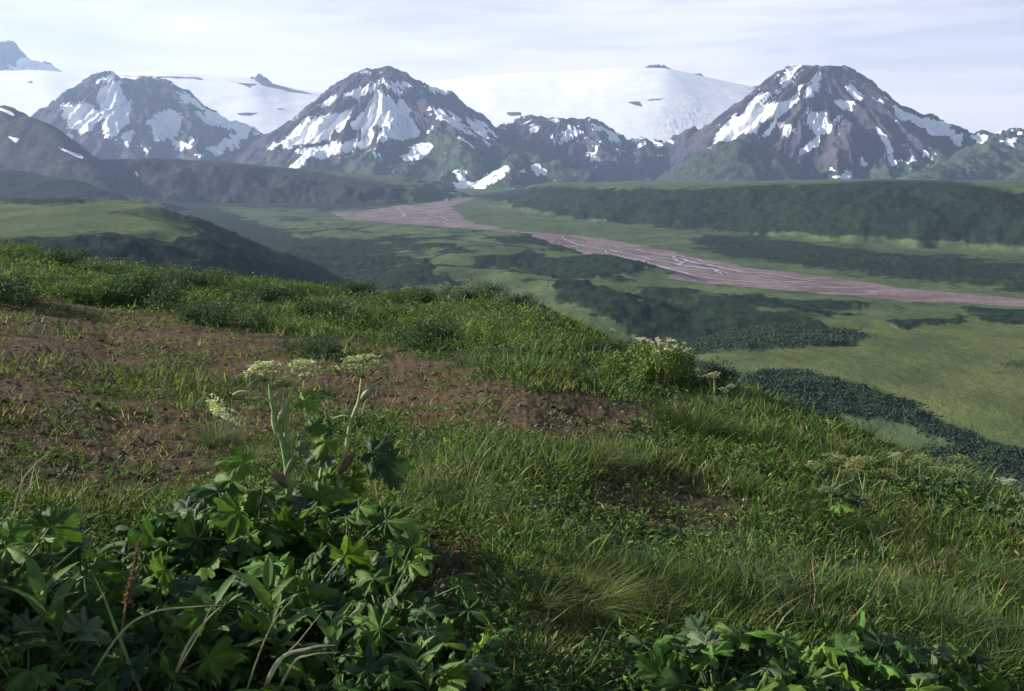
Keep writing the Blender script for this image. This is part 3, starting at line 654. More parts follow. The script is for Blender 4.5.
def build_grass():
    acc = Acc()
    # tufts : evenly spread over the picture, then blades round each
    pts, ok = sample_ground(42000, pyr=(228, 780)); pts = pts[ok]
    v = vm(pts); lush = fbm(pts[:, 0] * .55, pts[:, 1] * .55, 3, 500) * 1.6
    keep = rng.random(len(pts)) < np.clip((v - .1) * 1.15 + .05 * lush, .28, 1) * np.clip(.75 + lush, .25, 1)
    pts = pts[keep]; lush = lush[keep]; v = v[keep]
    r = np.hypot(pts[:, 0], pts[:, 1]); nb = 9
    P0 = np.repeat(pts, nb, 0); n = len(P0); rr = np.repeat(r, nb); ls = np.repeat(lush, nb); vv = np.repeat(v, nb)
    spread = .018 * rr ** .9 + .02
    a = rng.uniform(0, 2 * math.pi, n); q = np.sqrt(rng.random(n)) * spread
    P0 = P0 + np.stack([np.cos(a) * q, np.sin(a) * q, 0 * q], -1); P0[:, 2] = nearh(P0[:, 0], P0[:, 1]) - .01
    hg = rng.gamma(6, 1 / 6, n) * (.10 + .085 * np.clip(ls, -.5, 1) + .05 * sstep(4, 14, rr)) * (.45 + .55 * vv)
    wd = .0042 + .0014 * rr ** .95
    hue = np.repeat(rng.integers(0, len(GREENS), len(pts)), nb)
    dry = rng.random(n) < (.07 + .22 * (1 - vv) + .25 * np.clip(fbm(P0[:, 0] * .8, P0[:, 1] * .8, 3, 540) * 2, 0, 1))
    c = np.where(dry[:, None], DRY[rng.integers(0, 3, n)], GREENS[hue]) * rng.uniform(.6, 1.4, (n, 1))
    tone = .5 + .5 * fbm(P0[:, 0] * .35, P0[:, 1] * .35, 3, 520)[:, None] * 2
    c = c * (np.array([.75, .85, 1.1])[None] * (1 - np.clip(tone, 0, 1)) + np.array([1.12, 1.08, .9])[None] * np.clip(tone, 0, 1))
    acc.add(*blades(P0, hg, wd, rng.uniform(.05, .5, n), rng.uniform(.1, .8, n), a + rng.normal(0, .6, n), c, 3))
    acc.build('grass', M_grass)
    tag(bpy.data.objects['grass'], 'short uneven green grass covering the hillside between the bare patches', 'grass', kind='stuff')

def build_herbs():
    acc = Acc()
    pts, ok = sample_ground(19000, pyr=(226, 780)); pts = pts[ok]; v = vm(pts)
    lush = fbm(pts[:, 0] * .5 + 30, pts[:, 1] * .5, 3, 530) * 1.6
    px, py = project(pts)
    band = sstep(20, -20, py - (300 + .09 * px)) * sstep(700, 480, px)      # shrubby mat along the upper left crest
    keep = rng.random(len(pts)) < np.clip(v * (.55 + lush) + .07 + band, 0.02, 1)
    pts = pts[keep]; v = v[keep]; band = band[keep]; r = np.hypot(pts[:, 0], pts[:, 1]); nb = 12
    n0 = len(pts); P0 = np.repeat(pts, nb, 0); n = len(P0); rr = np.repeat(r, nb); bb = np.repeat(band, nb)
    size = .018 + .0032 * rr
    hgt = np.repeat(rng.uniform(.03, .16, n0) * (.4 + .6 * v), nb) + bb * rng.uniform(.0, .24, n)
    ph = rng.random(n); d = rdirs(n, -.2, .9); sp = .02 + .016 * rr
    P0 = P0 + np.stack([rng.normal(0, 1, n) * sp * .6, rng.normal(0, 1, n) * sp * .6, 0 * sp], -1); P0[:, 2] = nearh(P0[:, 0], P0[:, 1]) + hgt * (.25 + .75 * ph)
    up = rdirs(n, .7, 1.57)
    hues = np.array([(.084, .145, .024), (.052, .105, .024), (.115, .165, .034), (.065, .105, .045), (.09, .125, .06)])
    c = hues[np.repeat(rng.integers(0, 5, n0), nb)] * rng.uniform(.6, 1.5, (n, 1))
    c = np.where((bb > .4)[:, None], c * np.array([1.1, 1.12, .9]), c)
    dry = rng.random(n) < .035; c[dry] = DRY[rng.integers(0, 3, dry.sum())]
    acc.add(*leaflets(P0, d, up, size * rng.uniform(.8, 1.8, n), size * rng.uniform(.28, .62, n), c))
    o = acc.build('ground_cover', M_herb)
    tag(o, 'low leafy herbs and dwarf shrub mat spread over the hillside', 'ground cover', kind='stuff')

def build_clods():
    pts, ok = sample_ground(16000, pyr=(270, 780)); pts = pts[ok]; v = vm(pts)
    pts = pts[rng.random(len(pts)) < np.clip(1.1 - v * 1.3, .04, 1)]; r = np.hypot(pts[:, 0], pts[:, 1])
    rad = (.0035 + .0008 * r) * rng.gamma(2.5, .5, len(pts))
    pts[:, 2] = pts[:, 2] + clods(pts[:, 0], pts[:, 1]) + rad * .2
    c = np.array([.100, .064, .040])[None] * rng.uniform(.4, 1.6, (len(pts), 1)); g = rng.random(len(pts)) < .04; c[g] = np.array([.20, .17, .15]) * rng.uniform(.6, 1.2, (g.sum(), 1))
    V, Fc, C = blobs(pts, rad, c, .35, .6)
    m, nt, N, L = newmat('clod'); b = NB(nt); cc, _ = b.attr('col'); b.out(b.principled(cc, .95, None, .1))
    tag(mk('gravel', V, Fc, m, col=C), 'reddish brown clods and small stones lying on the bare soil', 'soil clods', kind='stuff')

# ------------------------------------------------------------------ plants
def tube(acc, pts, rads, col, sides=6):
    p = np.asarray(pts, float); n = len(p); t = np.gradient(p, axis=0); t /= np.linalg.norm(t, axis=1)[:, None] + 1e-9
    ref = np.array([.3, .9, .1]); a = np.cross(t, ref); a /= np.linalg.norm(a, axis=1)[:, None] + 1e-9; b = np.cross(t, a)
    th = np.linspace(0, 2 * math.pi, sides, endpoint=False); rads = np.atleast_1d(np.asarray(rads, float)); rads = np.interp(np.linspace(0, 1, n), np.linspace(0, 1, len(rads)), rads) if len(rads) > 1 else np.full(n, rads[0])
    V = p[:, None] + rads[:, None, None] * (np.cos(th)[None, :, None] * a[:, None] + np.sin(th)[None, :, None] * b[:, None])
    V = V.reshape(-1, 3); f = []
    for i in range(n - 1):
        for j in range(sides):
            k = (j + 1) % sides; f += [(i * sides + j, i * sides + k, (i + 1) * sides + k), (i * sides + j, (i + 1) * sides + k, (i + 1) * sides + j)]
    acc.add(V, f, col)
def curve(pts, n=10):
    p = np.asarray(pts, float); m = len(p)
    if m < 3: t = np.linspace(0, m - 1, n); return np.stack([np.interp(t, range(m), p[:, i]) for i in range(3)], -1)
    out = []; q = np.vstack([2 * p[0] - p[1], p, 2 * p[-1] - p[-2]])
    for i in range(m - 1):
        for t in np.linspace(0, 1, max(2, n // (m - 1)), endpoint=(i == m - 2)):
            a, b, c, d = q[i:i + 4]
            out.append(.5 * ((2 * b) + (-a + c) * t + (2 * a - 5 * b + 4 * c - d) * t * t + (-a + 3 * b - 3 * c + d) * t ** 3))
    return np.array(out)
def lobed_template(seed, lobes=5, deep=.45):
    g = np.random.default_rng(seed); na, nr = 118, 6
    ph = np.linspace(-2.75, 2.75, na); cen = np.linspace(-2.2, 2.2, lobes); ln = np.interp(np.abs(cen), [0, 2.2], [1, .62]) * g.uniform(.9, 1.1, lobes)
    rad = np.full(na, 1 - deep)
    wv = 4.4 / (lobes - 1) * .5; k = np.zeros(na)
    for c, l in zip(cen, ln):
        x = np.clip(1 - np.abs(ph - c) / (wv * 1.05), 0, 1); rr = l * ((1 - deep) + deep * x ** .8); rad_ = np.where(x > 0, rr, 0); k = np.maximum(k, rad_)
    rad = np.where(k > 0, k, .35); rad *= 1 + .12 * np.sin(ph * 2.3 + seed) + .20 * (np.abs(((ph * 3.1 + g.random()) % 1) - .5) * 2 - .5) + .13 * (((ph * 8.3) % 1) - .5) + g.normal(0, .025, na)
    rad[0] *= .5; rad[-1] *= .5
    V = [(0, 0, 0)]; fr = np.linspace(0, 1, nr + 1)[1:]
    pleat = np.cos((ph - cen[0]) / (cen[1] - cen[0]) * 2 * math.pi)
    b1, b2 = g.uniform(-.45, .45, 2)
    for f in fr:
        for i in range(na):
            x = math.sin(ph[i]) * rad[i] * f; y = math.cos(ph[i]) * rad[i] * f
            z = .10 * pleat[i] * f + .07 * math.sin(ph[i] * 5.3 + seed * 2.1) * f * f + .035 * math.sin(f * 11 + ph[i] * 13 + seed) * f - .28 * f * f * (rad[i]) ** 2 + b1 * x * f + b2 * x * x
            V.append((x, y, z))
    F_ = []
    for i in range(na - 1): F_.append((0, 1 + i + 1, 1 + i))
    for j in range(nr - 1):
        for i in range(na - 1):
            a = 1 + j * na + i; F_ += [(a, a + 1, a + na + 1), (a, a + na + 1, a + na)]
    V = np.array(V); vein = .5 + .5 * np.concatenate([[1], np.tile(np.clip(pleat, 0, 1) ** 6, nr)])
    return V, np.array(F_), vein
LOB = [lobed_template(s, l, d) for s, l, d in ((1, 5, .40), (2, 7, .40), (3, 5, .32), (4, 7, .36), (5, 5, .46), (6, 7, .30), (7, 5, .36), (8, 7, .44))]
def put_leaf(acc, k, base, direc, normal, size, col):
    V, Fc, vein = LOB[k % len(LOB)]
    d = np.asarray(direc, float); d /= np.linalg.norm(d); nn = np.asarray(normal, float); s = np.cross(d, nn); s /= np.linalg.norm(s) + 1e-9; u = np.cross(s, d)
    W_ = (V[:, :1] * s + V[:, 1:2] * d + V[:, 2:3] * u) * size + np.asarray(base)
    acc.add(W_, Fc, np.asarray(col)[None] * (.85 + .5 * (vein[:, None] - .5)))
LEAFC = np.array([(.075, .150, .026), (.052, .112, .024), (.105, .180, .030), (.036, .072, .026), (.105, .140, .075)])
def leafy_plant(name, seed, nl, height, spread, lsize, stemless=False):
    """base at the origin : rosette of long-stalked lobed leaves"""
    g = np.random.default_rng(seed); root = empty(name, (0, 0, 0)); fa, st = Acc(), Acc()
    for i in range(nl):
        a = i * 2.4 + g.uniform(-.4, .4); q = spread * math.sqrt((i + .5) / nl); h = height * (1 - .4 * (q / spread) ** 2) * g.uniform(.3, 1.05)
        tip = np.array([math.cos(a) * q, math.sin(a) * q, h]); mid = np.array([math.cos(a) * q * .35, math.sin(a) * q * .35, h * .6])
        tube(st, curve([(0, 0, -.03), mid, tip], 7), np.linspace(.007, .004, len(curve([(0, 0, -.03), mid, tip], 7))), (.075, .12, .04), 5)
        d = np.array([math.cos(a + g.uniform(-.5, .5)), math.sin(a + g.uniform(-.5, .5)), g.uniform(-.25, .35)]); nn = np.array([g.normal(0, .5), g.normal(0, .5), 1]) + .25 * np.array([math.cos(a), math.sin(a), 0])
        c = LEAFC[g.integers(0, 5)] * g.uniform(.7, 1.3)
        put_leaf(fa, g.integers(0, 8), tip, d, nn, lsize * g.uniform(.5, 1.3), c)
    fa.build('foliage', M_leaf, root, True); st.build('stalks', M_stem, root, True)
    return root
def umbel(name, cen, axis, rad, parent, g, n=26, col=(.42, .44, .26), droop=0., org=None):
    acc = Acc(); axis = np.asarray(axis, float); axis /= np.linalg.norm(axis); ref = np.array([.2, 1, .3]); u = np.cross(axis, ref); u /= np.linalg.norm(u); v = np.cross(axis, u); cen = np.asarray(cen, float)
    for i in range(n):
        a = i * 2.4; q = math.sqrt((i + .5) / n); end = cen + rad * (q * .92 * (math.cos(a) * u + math.sin(a) * v) + axis * (.95 - .4 * q * q + g.uniform(-.09, .09))) + np.array([0, 0, -droop * rad * q])
        tube(acc, [cen, (cen + end) / 2 + axis * rad * .05, end], [.0014, .0011, .0009], (.12, .16, .05), 3)
        m = 15; aa = g.uniform(0, 6.28, m); qq = np.sqrt(g.random(m)) * rad * .19
        pts = end + qq[:, None] * (np.cos(aa)[:, None] * u + np.sin(aa)[:, None] * v) + axis * (rad * .05) * g.uniform(-.6, 1, (m, 1))
        dd = g.normal(0, 1, (m, 3)); dd[:, 2] *= .3; dd /= np.linalg.norm(dd, axis=1)[:, None]; up = np.tile(axis, (m, 1)) + g.normal(0, .2, (m, 3)); up /= np.linalg.norm(up, axis=1)[:, None]
        acc.add(*leaflets(pts, dd, up, np.full(m, rad * .125), np.full(m, rad * .105), np.asarray(col)[None] * g.uniform(.6, 1.25, (m, 1))))
    if org is not None:
        for a_ in acc.V: a_ -= np.asarray(org)
    return acc.build(name, M_flower, parent)
def sheath_shape(acc, base, tip, w, col, bend=(0, 0, 0)):
    p = curve([base, (np.asarray(base) + tip) / 2 + np.asarray(bend), tip], 9); t = np.linspace(0, 1, len(p))
    tube(acc, p, w * np.sin(np.clip(t * .9 + .1, 0, 1) * math.pi) ** .7 + .0015, col, 8)

def build_hero():
    g = np.random.default_rng(3)
    # --- plant with four flower heads on the left
    D = 4.25; q = lambda x, y, d=0.: P(x, y, D + d)
    base, _ = hit([290], [560]); base = base[0]; D = base[1]
    root = empty('cow_parsnip', base); tag(root, 'tall cow parsnip with several pale umbels, one drooping leftward on an arched stalk', 'wildflower')
    st = Acc(); L = lambda p: np.asarray(p) - base
    GS = (.17, .25, .09); PS = (.30, .34, .16)
    tube(st, curve([L(base), L(q(289, 500)), L(q(286, 462)), L(q(279, 428)), L(q(272, 404)), L(q(270, 384))], 15), np.linspace(.017, .010, 15), GS, 8)
    tube(st, curve([L(q(289, 500)), L(q(288, 455)), L(q(287, 425)), L(q(289, 398))], 12), np.linspace(.013, .009, 12), GS, 8)
    tube(st, curve([L(q(289, 399)), L(q(293, 388)), L(q(300, 380)), L(q(307, 376))], 12), .007, PS, 6)
    tube(st, curve([L(q(270, 402)), L(q(262, 397)), L(q(247, 392)), L(q(238, 392)), L(q(231, 397))], 12), .006, PS, 6)
    tube(st, curve([L(q(284, 412)), L(q(283, 396)), L(q(285, 388))], 8), .0045, PS, 6)
    st.build('stem', M_stem, root, True)
    sheath_ = sheath_shape; sh = None
    def sheath(_, *a_):
        k_ = Acc(); sheath_(k_, *a_); k_.build('sheath', M_stem, root, True)
    sheath(sh, L(q(276, 432)), L(q(272, 410)), .014, PS); sheath(sh, L(q(278, 425)), L(q(290, 396)), .022, (.20, .26, .12)); sheath(sh, L(q(286, 474)), L(q(300, 446)), .022, (.13, .19, .08)); sheath(sh, L(q(287, 478)), L(q(288, 460)), .017, (.27, .20, .13))
    sheath(sh, L(q(289, 487)), L(q(268, 468)), .026, (.11, .10, .06))
    for (x, y, r_, ax, dr_, n) in ((266, 382, .105, (-.15, 0, 1), 0, 30), (304, 379, .10, (.2, -.1, 1), .1, 28), (287, 388, .06, (0, .2, 1), 0, 18), (231, 394, .105, (-.45, -.6, -.55), .3, 30), (247, 400, .045, (0, -.3, -.6), 0, 12)):
        umbel('flower_head', L(q(x, y)), ax, r_, root, g, n, (.68, .68, .48) if x < 240 else (.52, .54, .32), dr_)
    fo = Acc()
    for (x, y, dx, dy, s, c, nx) in ((304, 400, 1, -.2, .09, 2, -.1), (312, 425, 1, .1, .08, 1, .1), (300, 447, .9, -.9, .08, 4, .3), (244, 462, -.7, .3, .16, 2, -.5), (232, 480, -1, -.2, .17, 0, -.5), (258, 492, -.4, -.7, .17, 2, -.4), (222, 505, -1, -.5, .17, 1, -.4), (275, 505, -.1, -.9, .16, 2, -.3), (248, 525, -.6, -.8, .17, 0, -.4), (305, 498, .5, -.5, .14, 4, -.2)):
        put_leaf(fo, int(x), L(q(x, y)), (dx, -.3, dy * .5), (nx, -.55, .8), s, LEAFC[c] * 1.15)
    fo.build('foliage', M_leaf, root, True)
    # --- plant with a single big head leaning right
    base, _ = hit([332], [545]); base = base[0]; D = base[1]
    root = empty('cow_parsnip', base); tag(root, 'cow parsnip with one greenish umbel on a pale bent stalk and a purplish bud sheath', 'wildflower')
    st = Acc()
    tube(st, curve([L(base), L(q(334, 500)), L(q(338, 478)), L(q(345, 455)), L(q(349, 430)), L(q(353, 416)), L(q(359, 400)), L(q(362, 378))], 21), np.linspace(.014, .009, 21), PS, 8)
    tube(st, curve([L(q(358, 402)), L(q(367, 392)), L(q(376, 384)), L(q(386, 378))], 10), .0045, PS, 6)
    tube(st, curve([L(q(353, 417)), L(q(342, 416)), L(q(332, 419))], 8), .006, PS, 6); st.build('stem', M_stem, root, True)
    sheath(sh, L(q(339, 474)), L(q(356, 450)), .022, (.13, .085, .065)); sheath(sh, L(q(361, 400)), L(q(374, 384)), .020, (.20, .27, .12)); sheath(sh, L(q(336, 495)), L(q(338, 472)), .012, (.35, .24, .18)); sheath(sh, L(q(320, 478)), L(q(323, 462)), .010, (.42, .40, .22))
    umbel('flower_head', L(q(362, 379)), (.05, 0, 1), .13, root, g, 34, (.40, .44, .23)); umbel('flower_head', L(q(387, 378)), (.35, 0, .9), .055, root, g, 14, (.32, .36, .18))
    fo = Acc()
    for (x, y, dx, dy, s, c, nx) in ((330, 428, -1, .1, .09, 1, 0), (326, 442, -.4, -.9, .10, 2, .2), (372, 452, .9, -.3, .17, 3, .35), (388, 462, .3, -1, .17, 3, .5), (325, 455, -.9, -.3, .12, 4, 0), (352, 478, .5, -.8, .11, 2, .1), (330, 475, -.6, -.6, .10, 0, -.2), (396, 480, .3, -1, .07, 4, .2)):
        put_leaf(fo, int(x), L(q(x, y)), (dx, -.3, dy * .7), (nx, -.7, .6), s, LEAFC[c])
    fo.build('foliage', M_leaf, root, True)

def build_leafy():
    proto = [leafy_plant('cow_parsnip', 50 + i, n, h, s, l) for i, (n, h, s, l) in enumerate(((30, .36, .33, .115), (26, .30, .30, .12), (34, .42, .36, .11), (28, .26, .34, .12), (80, .72, .46, .095)))]
    # base pixel x, y, which, scale, label
    sp = [(258, 568, 0, 1.3, 'bright green lobed leaf clump around the foot of the tall umbel plant'),
          (212, 575, 3, 1.25, 'lobed leaf clump just left of the flowering cow parsnip'),
          (345, 585, 2, 1.1, 'broad lobed leaf clump at the right foot of the flowering pair'),
          (165, 600, 1, .9, 'cow parsnip leaf clump beside the brown seed stalk'),
          (110, 600, 3, .75, 'low leaf clump between the bare soil and the brown seed stalk'),
          (300, 640, 1, 1.3, 'large sunlit leaf clump in front of the flowering pair'),
          (235, 660, 0, 1., 'leaf clump behind the pale arching straws at the bottom edge'),
          (385, 650, 2, 1., 'dark leaf clump right of the flowering pair, next to the bare soil patch'),
          (60, 650, 1, 1.05, 'shaded leaf clump low in the lower left corner region'),
          (-4, 660, 2, 1.15, 'tall dark leaf clump rising at the far left edge'),
          (140, 710, 3, .95, 'shaded leaf clump at the foot of the brown seed stalk'),
          (430, 700, 0, .9, 'dark shaded leaf clump under the small lance-leaved shoots'),
          (340, 740, 3, .9, 'shaded leaf clump at the bottom edge under the straws'),
          (470, 715, 1, .75, 'low dark leaf clump at the bottom edge near the centre'),
          (30, 740, 2, .8, 'leaf clump filling the lower left corner'),
          (-95, 740, 4, .75, 'tall shading leaf clump just beyond the left edge'),
          (-70, 650, 2, 1.2, 'tallest leaf clump beyond the left edge, half out of the picture'),
          (-170, 700, 4, 1., 'huge dark leaf clump outside the left edge'),
          (-200, 620, 4, 1., 'broad leaf clump farther out beyond the left edge'),
          (715, 715, 3, 1.05, 'sunlit pale leaf clump at the bottom edge right of the dead leaves'),
          (790, 715, 1, 1.1, 'leaf clump with one upturned grey leaf at the bottom edge'),
          (862, 715, 3, 1.1, 'wide leaf clump at the bottom right'),
          (930, 710, 0, .8, 'leaf clump with curled leaves near the lower right corner')]
    used = set()
    for x, y, k, s, lab in sp:
        p, ok = hit([x], [min(y, 760)]); p = p[0]
        o = proto[k] if k not in used else copy_tree(proto[k]); used.add(k)
        o.location = p; o.rotation_euler = (0, 0, rng.uniform(0, 6.28)); o.scale = (s, s, s)
        tag(o, lab, 'leafy plant', 'leafy cow parsnip clumps in the foreground')

def lance_plant(name, seed, h, nl, ll, col):
    g = np.random.default_rng(seed); root = empty(name, (0, 0, 0)); fa, st = Acc(), Acc(); lean = g.normal(0, .08, 2)
    tube(st, curve([(0, 0, -.02), (lean[0] * .5, lean[1] * .5, h * .5), (lean[0], lean[1], h)], 7), np.linspace(.004, .002, 7), (.10, .11, .05), 5)
    for i in range(nl):
        t = .25 + .75 * i / nl; a = i * 2.4; p = np.array([lean[0] * t, lean[1] * t, h * t]); e = g.uniform(.2, .7) + .5 * t
        d = np.array([math.cos(a) * math.cos(e), math.sin(a) * math.cos(e), math.sin(e)]); s = np.cross(d, (0, 0, 1)); s /= np.linalg.norm(s); u = np.cross(s, d)
        L_ = ll * g.uniform(.75, 1.15) * (1.05 - .35 * abs(t - .6)); V = []; m = 7
        for j in range(m):
            f = j / (m - 1); c = p + d * L_ * f - u * L_ * .25 * f * f; w = L_ * .12 * math.sin(math.pi * min(f * .92 + .06, 1)) ** .8
            V += [c + s * w + u * w * .35, c, c - s * w + u * w * .35]
        F_ = []
        for j in range(m - 1):
            b = j * 3; F_ += [(b, b + 1, b + 4), (b, b + 4, b + 3), (b + 1, b + 2, b + 5), (b + 1, b + 5, b + 4)]
        fa.add(V, F_, np.asarray(col) * g.uniform(.75, 1.3))
    fa.build('foliage', M_leaf, root, True); st.build('stem', M_stem, root, True); return root
def build_lance():
    proto = [lance_plant('willowherb', 70 + i, *a) for i, a in enumerate(((.34, 20, .13, (.085, .15, .035)), (.26, 16, .11, (.07, .13, .04)), (.20, 14, .10, (.10, .16, .05))))]
    sp = [(88, 708, 0, 1.35, 'bright lance-leaved shoot in the lower left corner'), (280, 690, 0, 1.35, 'lance-leaved shoot left of the pale arching straws'), (205, 690, 1, 1.35, 'lance-leaved shoot between the seed stalk and the straws'),
          (345, 715, 1, 1.35, 'pale lance-leaved shoot on the bottom edge'), (445, 735, 2, 1.3, 'lance-leaved shoot standing in the deep shade at the bottom edge'), (400, 720, 0, .8, 'slender shoot in front of the dark leaf clump'), (55, 555, 2, .7, 'small shoot at the edge of the bare soil on the left'),
          (20, 715, 1, 1., 'lance-leaved shoot at the far lower left edge'), (165, 545, 1, .55, 'small shoot standing on the bare soil'), (500, 560, 1, .6, 'shoot in the grass right of the bare soil patch'), (520, 600, 2, .6, 'shoot left of the big grass tussock'), (655, 590, 0, .55, 'shoot in the grass right of the big tussock'),
          (880, 640, 0, .65, 'shoot in the tall grass above the bottom right leaves'), (962, 660, 1, .8, 'shoot in the tall grass near the lower right corner')]
    used = set()
    for x, y, k, s, lab in sp:
        p, ok = hit([x], [min(y, 765)]); o = proto[k] if k not in used else copy_tree(proto[k]); used.add(k)
        o.location = p[0]; o.rotation_euler = (0, 0, rng.uniform(0, 6.28)); o.scale = (s, s, s); tag(o, lab, 'wild plant', 'lance-leaved shoots in the foreground')

def build_straws():
    D = 2.75; q = lambda x, y, d=0.: P(x, y, D + d)
    def straw(name, pts, w, col, label, cat='dry grass', parts=None, d=2.75):
        b, _ = hit([pts[0][0]], [min(pts[0][1], 765)]); b = b[0]; a = Acc()
        pp = [b] + [P(x, y, min(d, b[1] + .1)) for x, y in pts[1:]]; c = curve(pp, 22) - b
        t = np.linspace(0, 1, len(c)); ww = w * (1 - .8 * t ** 2)
        V = []; tan = np.gradient(c, axis=0); s = np.cross(tan, (0, -1, .4)); s /= np.linalg.norm(s, axis=1)[:, None] + 1e-9
        up = np.array([0, -.35, .2]) 
        for i in range(len(c)): V += [c[i] + s[i] * ww[i], c[i] + up * ww[i], c[i] - s[i] * ww[i]]
        F_ = []
        for i in range(len(c) - 1):
            k = i * 3; F_ += [(k, k + 1, k + 4), (k, k + 4, k + 3), (k + 1, k + 2, k + 5), (k + 1, k + 5, k + 4)]
        a.add(V, F_, col); root = empty(name, b); a.build('blade', M_grass, root, True); tag(root, label, cat, 'long grass blades arching over the shaded leaves'); return root
    Y = (.42, .38, .24); G = (.16, .22, .09)
    straw('straw', [(60, 730), (115, 640), (150, 613), (190, 607), (225, 605)], .0045, (.30, .30, .17), 'long pale blade arching rightward beside the brown seed stalk')
    straw('straw', [(160, 720), (185, 650), (205, 622), (220, 607)], .0055, Y, 'pale straw crossing the arching blade at its tip')
    straw('straw', [(150, 735), (175, 675), (195, 640), (212, 605)], .004, (.5, .47, .33), 'thin whitish straw, leftmost of the straight ones')
    straw('straw', [(160, 740), (120, 640), (105, 600), (92, 572)], .006, G, 'green blade leaning left in front of the seed stalk')
    straw('straw', [(235, 730), (255, 665), (272, 625), (292, 598)], .0035, (.36, .33, .20), 'thin straw between the two central lance-leaved shoots')
    straw('straw', [(245, 740), (275, 670), (300, 640), (322, 612)], .0035, Y, 'thin pale straw reaching up and right of the shoot')
    straw('straw', [(250, 740), (275, 665), (310, 648), (335, 645)], .007, (.40, .38, .28), 'broad pale blade bending over rightward at the bottom edge')
    straw('straw', [(255, 745), (290, 668), (310, 655), (340, 652)], .004, Y, 'lowest pale blade bending rightward at the bottom edge')
    straw('straw', [(5, 560), (20, 488), (35, 465), (55, 447)], .005, (.36, .32, .24), 'dry grey straw leaning right over the bare soil on the left', d=4.5)
    straw('straw', [(700, 625), (670, 603), (640, 585), (614, 575)], .006, (.34, .33, .18), 'pale fallen straw lying right of the big tussock', d=4.2)
    straw('straw', [(695, 632), (665, 612), (640, 598), (618, 580)], .005, (.38, .36, .20), 'second fallen straw lying just below the first, right of the tussock', d=4.1)
    # brown seed stalk
    b, _ = hit([118], [725]); b = b[0]; root = empty('seed_stalk', b); tag(root, 'upright brown seed spike standing in the shaded leaves at lower left', 'dead plant')
    a = Acc(); c = curve([b, P(121, 640, b[1] + .1), P(128, 595, b[1] + .15), P(140, 540, b[1] + .2)], 16) - b; tube(a, c, np.linspace(.005, .003, len(c)), (.16, .11, .06), 6); a.build('stem', M_stem, root, True)
    a = Acc(); top = c[-1]; lo = c[9]; n = 420; t = rng.random(n); cc = lo + (top - lo) * t[:, None]
    d = rdirs(n, -.1, 1.1); a.add(*leaflets(cc, d, rdirs(n, -1.5, 1.5), rng.uniform(.012, .022, n) * (1.1 - .5 * t), np.full(n, .006), np.array([.19, .12, .065])[None] * rng.uniform(.5, 1.5, (n, 1)))); a.build('seed_head', M_flower, root)

def tussock(name, seed, n, h, rad, cols, wid=.0062):
    g = np.random.default_rng(seed); root = empty(name, (0, 0, 0)); a = g.uniform(0, 6.28, n); q = np.sqrt(g.random(n)) * rad * .45
    p = np.stack([np.cos(a) * q, np.sin(a) * q, -.02 + 0 * q], -1); hh = h * g.uniform(.5, 1.25, n); acc = Acc()
    c = np.array(cols)[g.integers(0, len(cols), n)] * g.uniform(.65, 1.4, (n, 1))
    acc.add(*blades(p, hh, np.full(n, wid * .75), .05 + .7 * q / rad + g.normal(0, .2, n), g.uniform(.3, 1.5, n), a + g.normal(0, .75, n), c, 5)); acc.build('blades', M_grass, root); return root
def build_tussocks():
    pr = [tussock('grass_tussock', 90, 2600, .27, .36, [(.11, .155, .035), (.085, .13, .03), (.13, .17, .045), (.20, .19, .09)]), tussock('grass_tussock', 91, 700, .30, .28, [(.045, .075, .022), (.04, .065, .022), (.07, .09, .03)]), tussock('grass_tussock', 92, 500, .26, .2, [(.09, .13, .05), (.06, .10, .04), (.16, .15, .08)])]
    sp = [(575, 612, 0, .88, 'big bright yellow-green tussock in the middle of the foreground'), (635, 600, 1, .95, 'darker tussock against the right side of the big bright one'), (530, 610, 2, .8, 'small tussock against the left side of the big bright one'),
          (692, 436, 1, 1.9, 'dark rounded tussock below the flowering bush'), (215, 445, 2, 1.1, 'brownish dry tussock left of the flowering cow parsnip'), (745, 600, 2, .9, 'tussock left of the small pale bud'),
          (828, 530, 1, 1., 'green tussock below the yellowish dead stalks'), (940, 640, 2, 1.3, 'tall grey-green tussock at the right edge'), (990, 600, 1, 1.1, 'green tussock upper of those by the right edge'), (1000, 690, 1, 1.3, 'grass tussock in the lower right corner'), (470, 520, 1, .9, 'green tussock above the bare soil patch'),
          (430, 500, 2, .9, 'tussock right of the cow parsnip with the purplish sheath'), (600, 470, 2, 1.2, 'loose tussock on the slope below the long bare patch'), (350, 590, 2, .7, 'small tussock behind the leaf clump'), (880, 590, 0, .55, 'small bright tussock on the right slope'), (250, 470, 2, 1., 'brown tipped tussock beside the leaf clump')]
    used = set()
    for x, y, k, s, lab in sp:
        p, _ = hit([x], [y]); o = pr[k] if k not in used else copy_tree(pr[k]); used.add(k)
        o.location = p[0]; o.rotation_euler = (0, 0, rng.uniform(0, 6.28)); o.scale = (s, s, s); tag(o, lab, 'grass tussock', 'grass tussocks on the hillside')

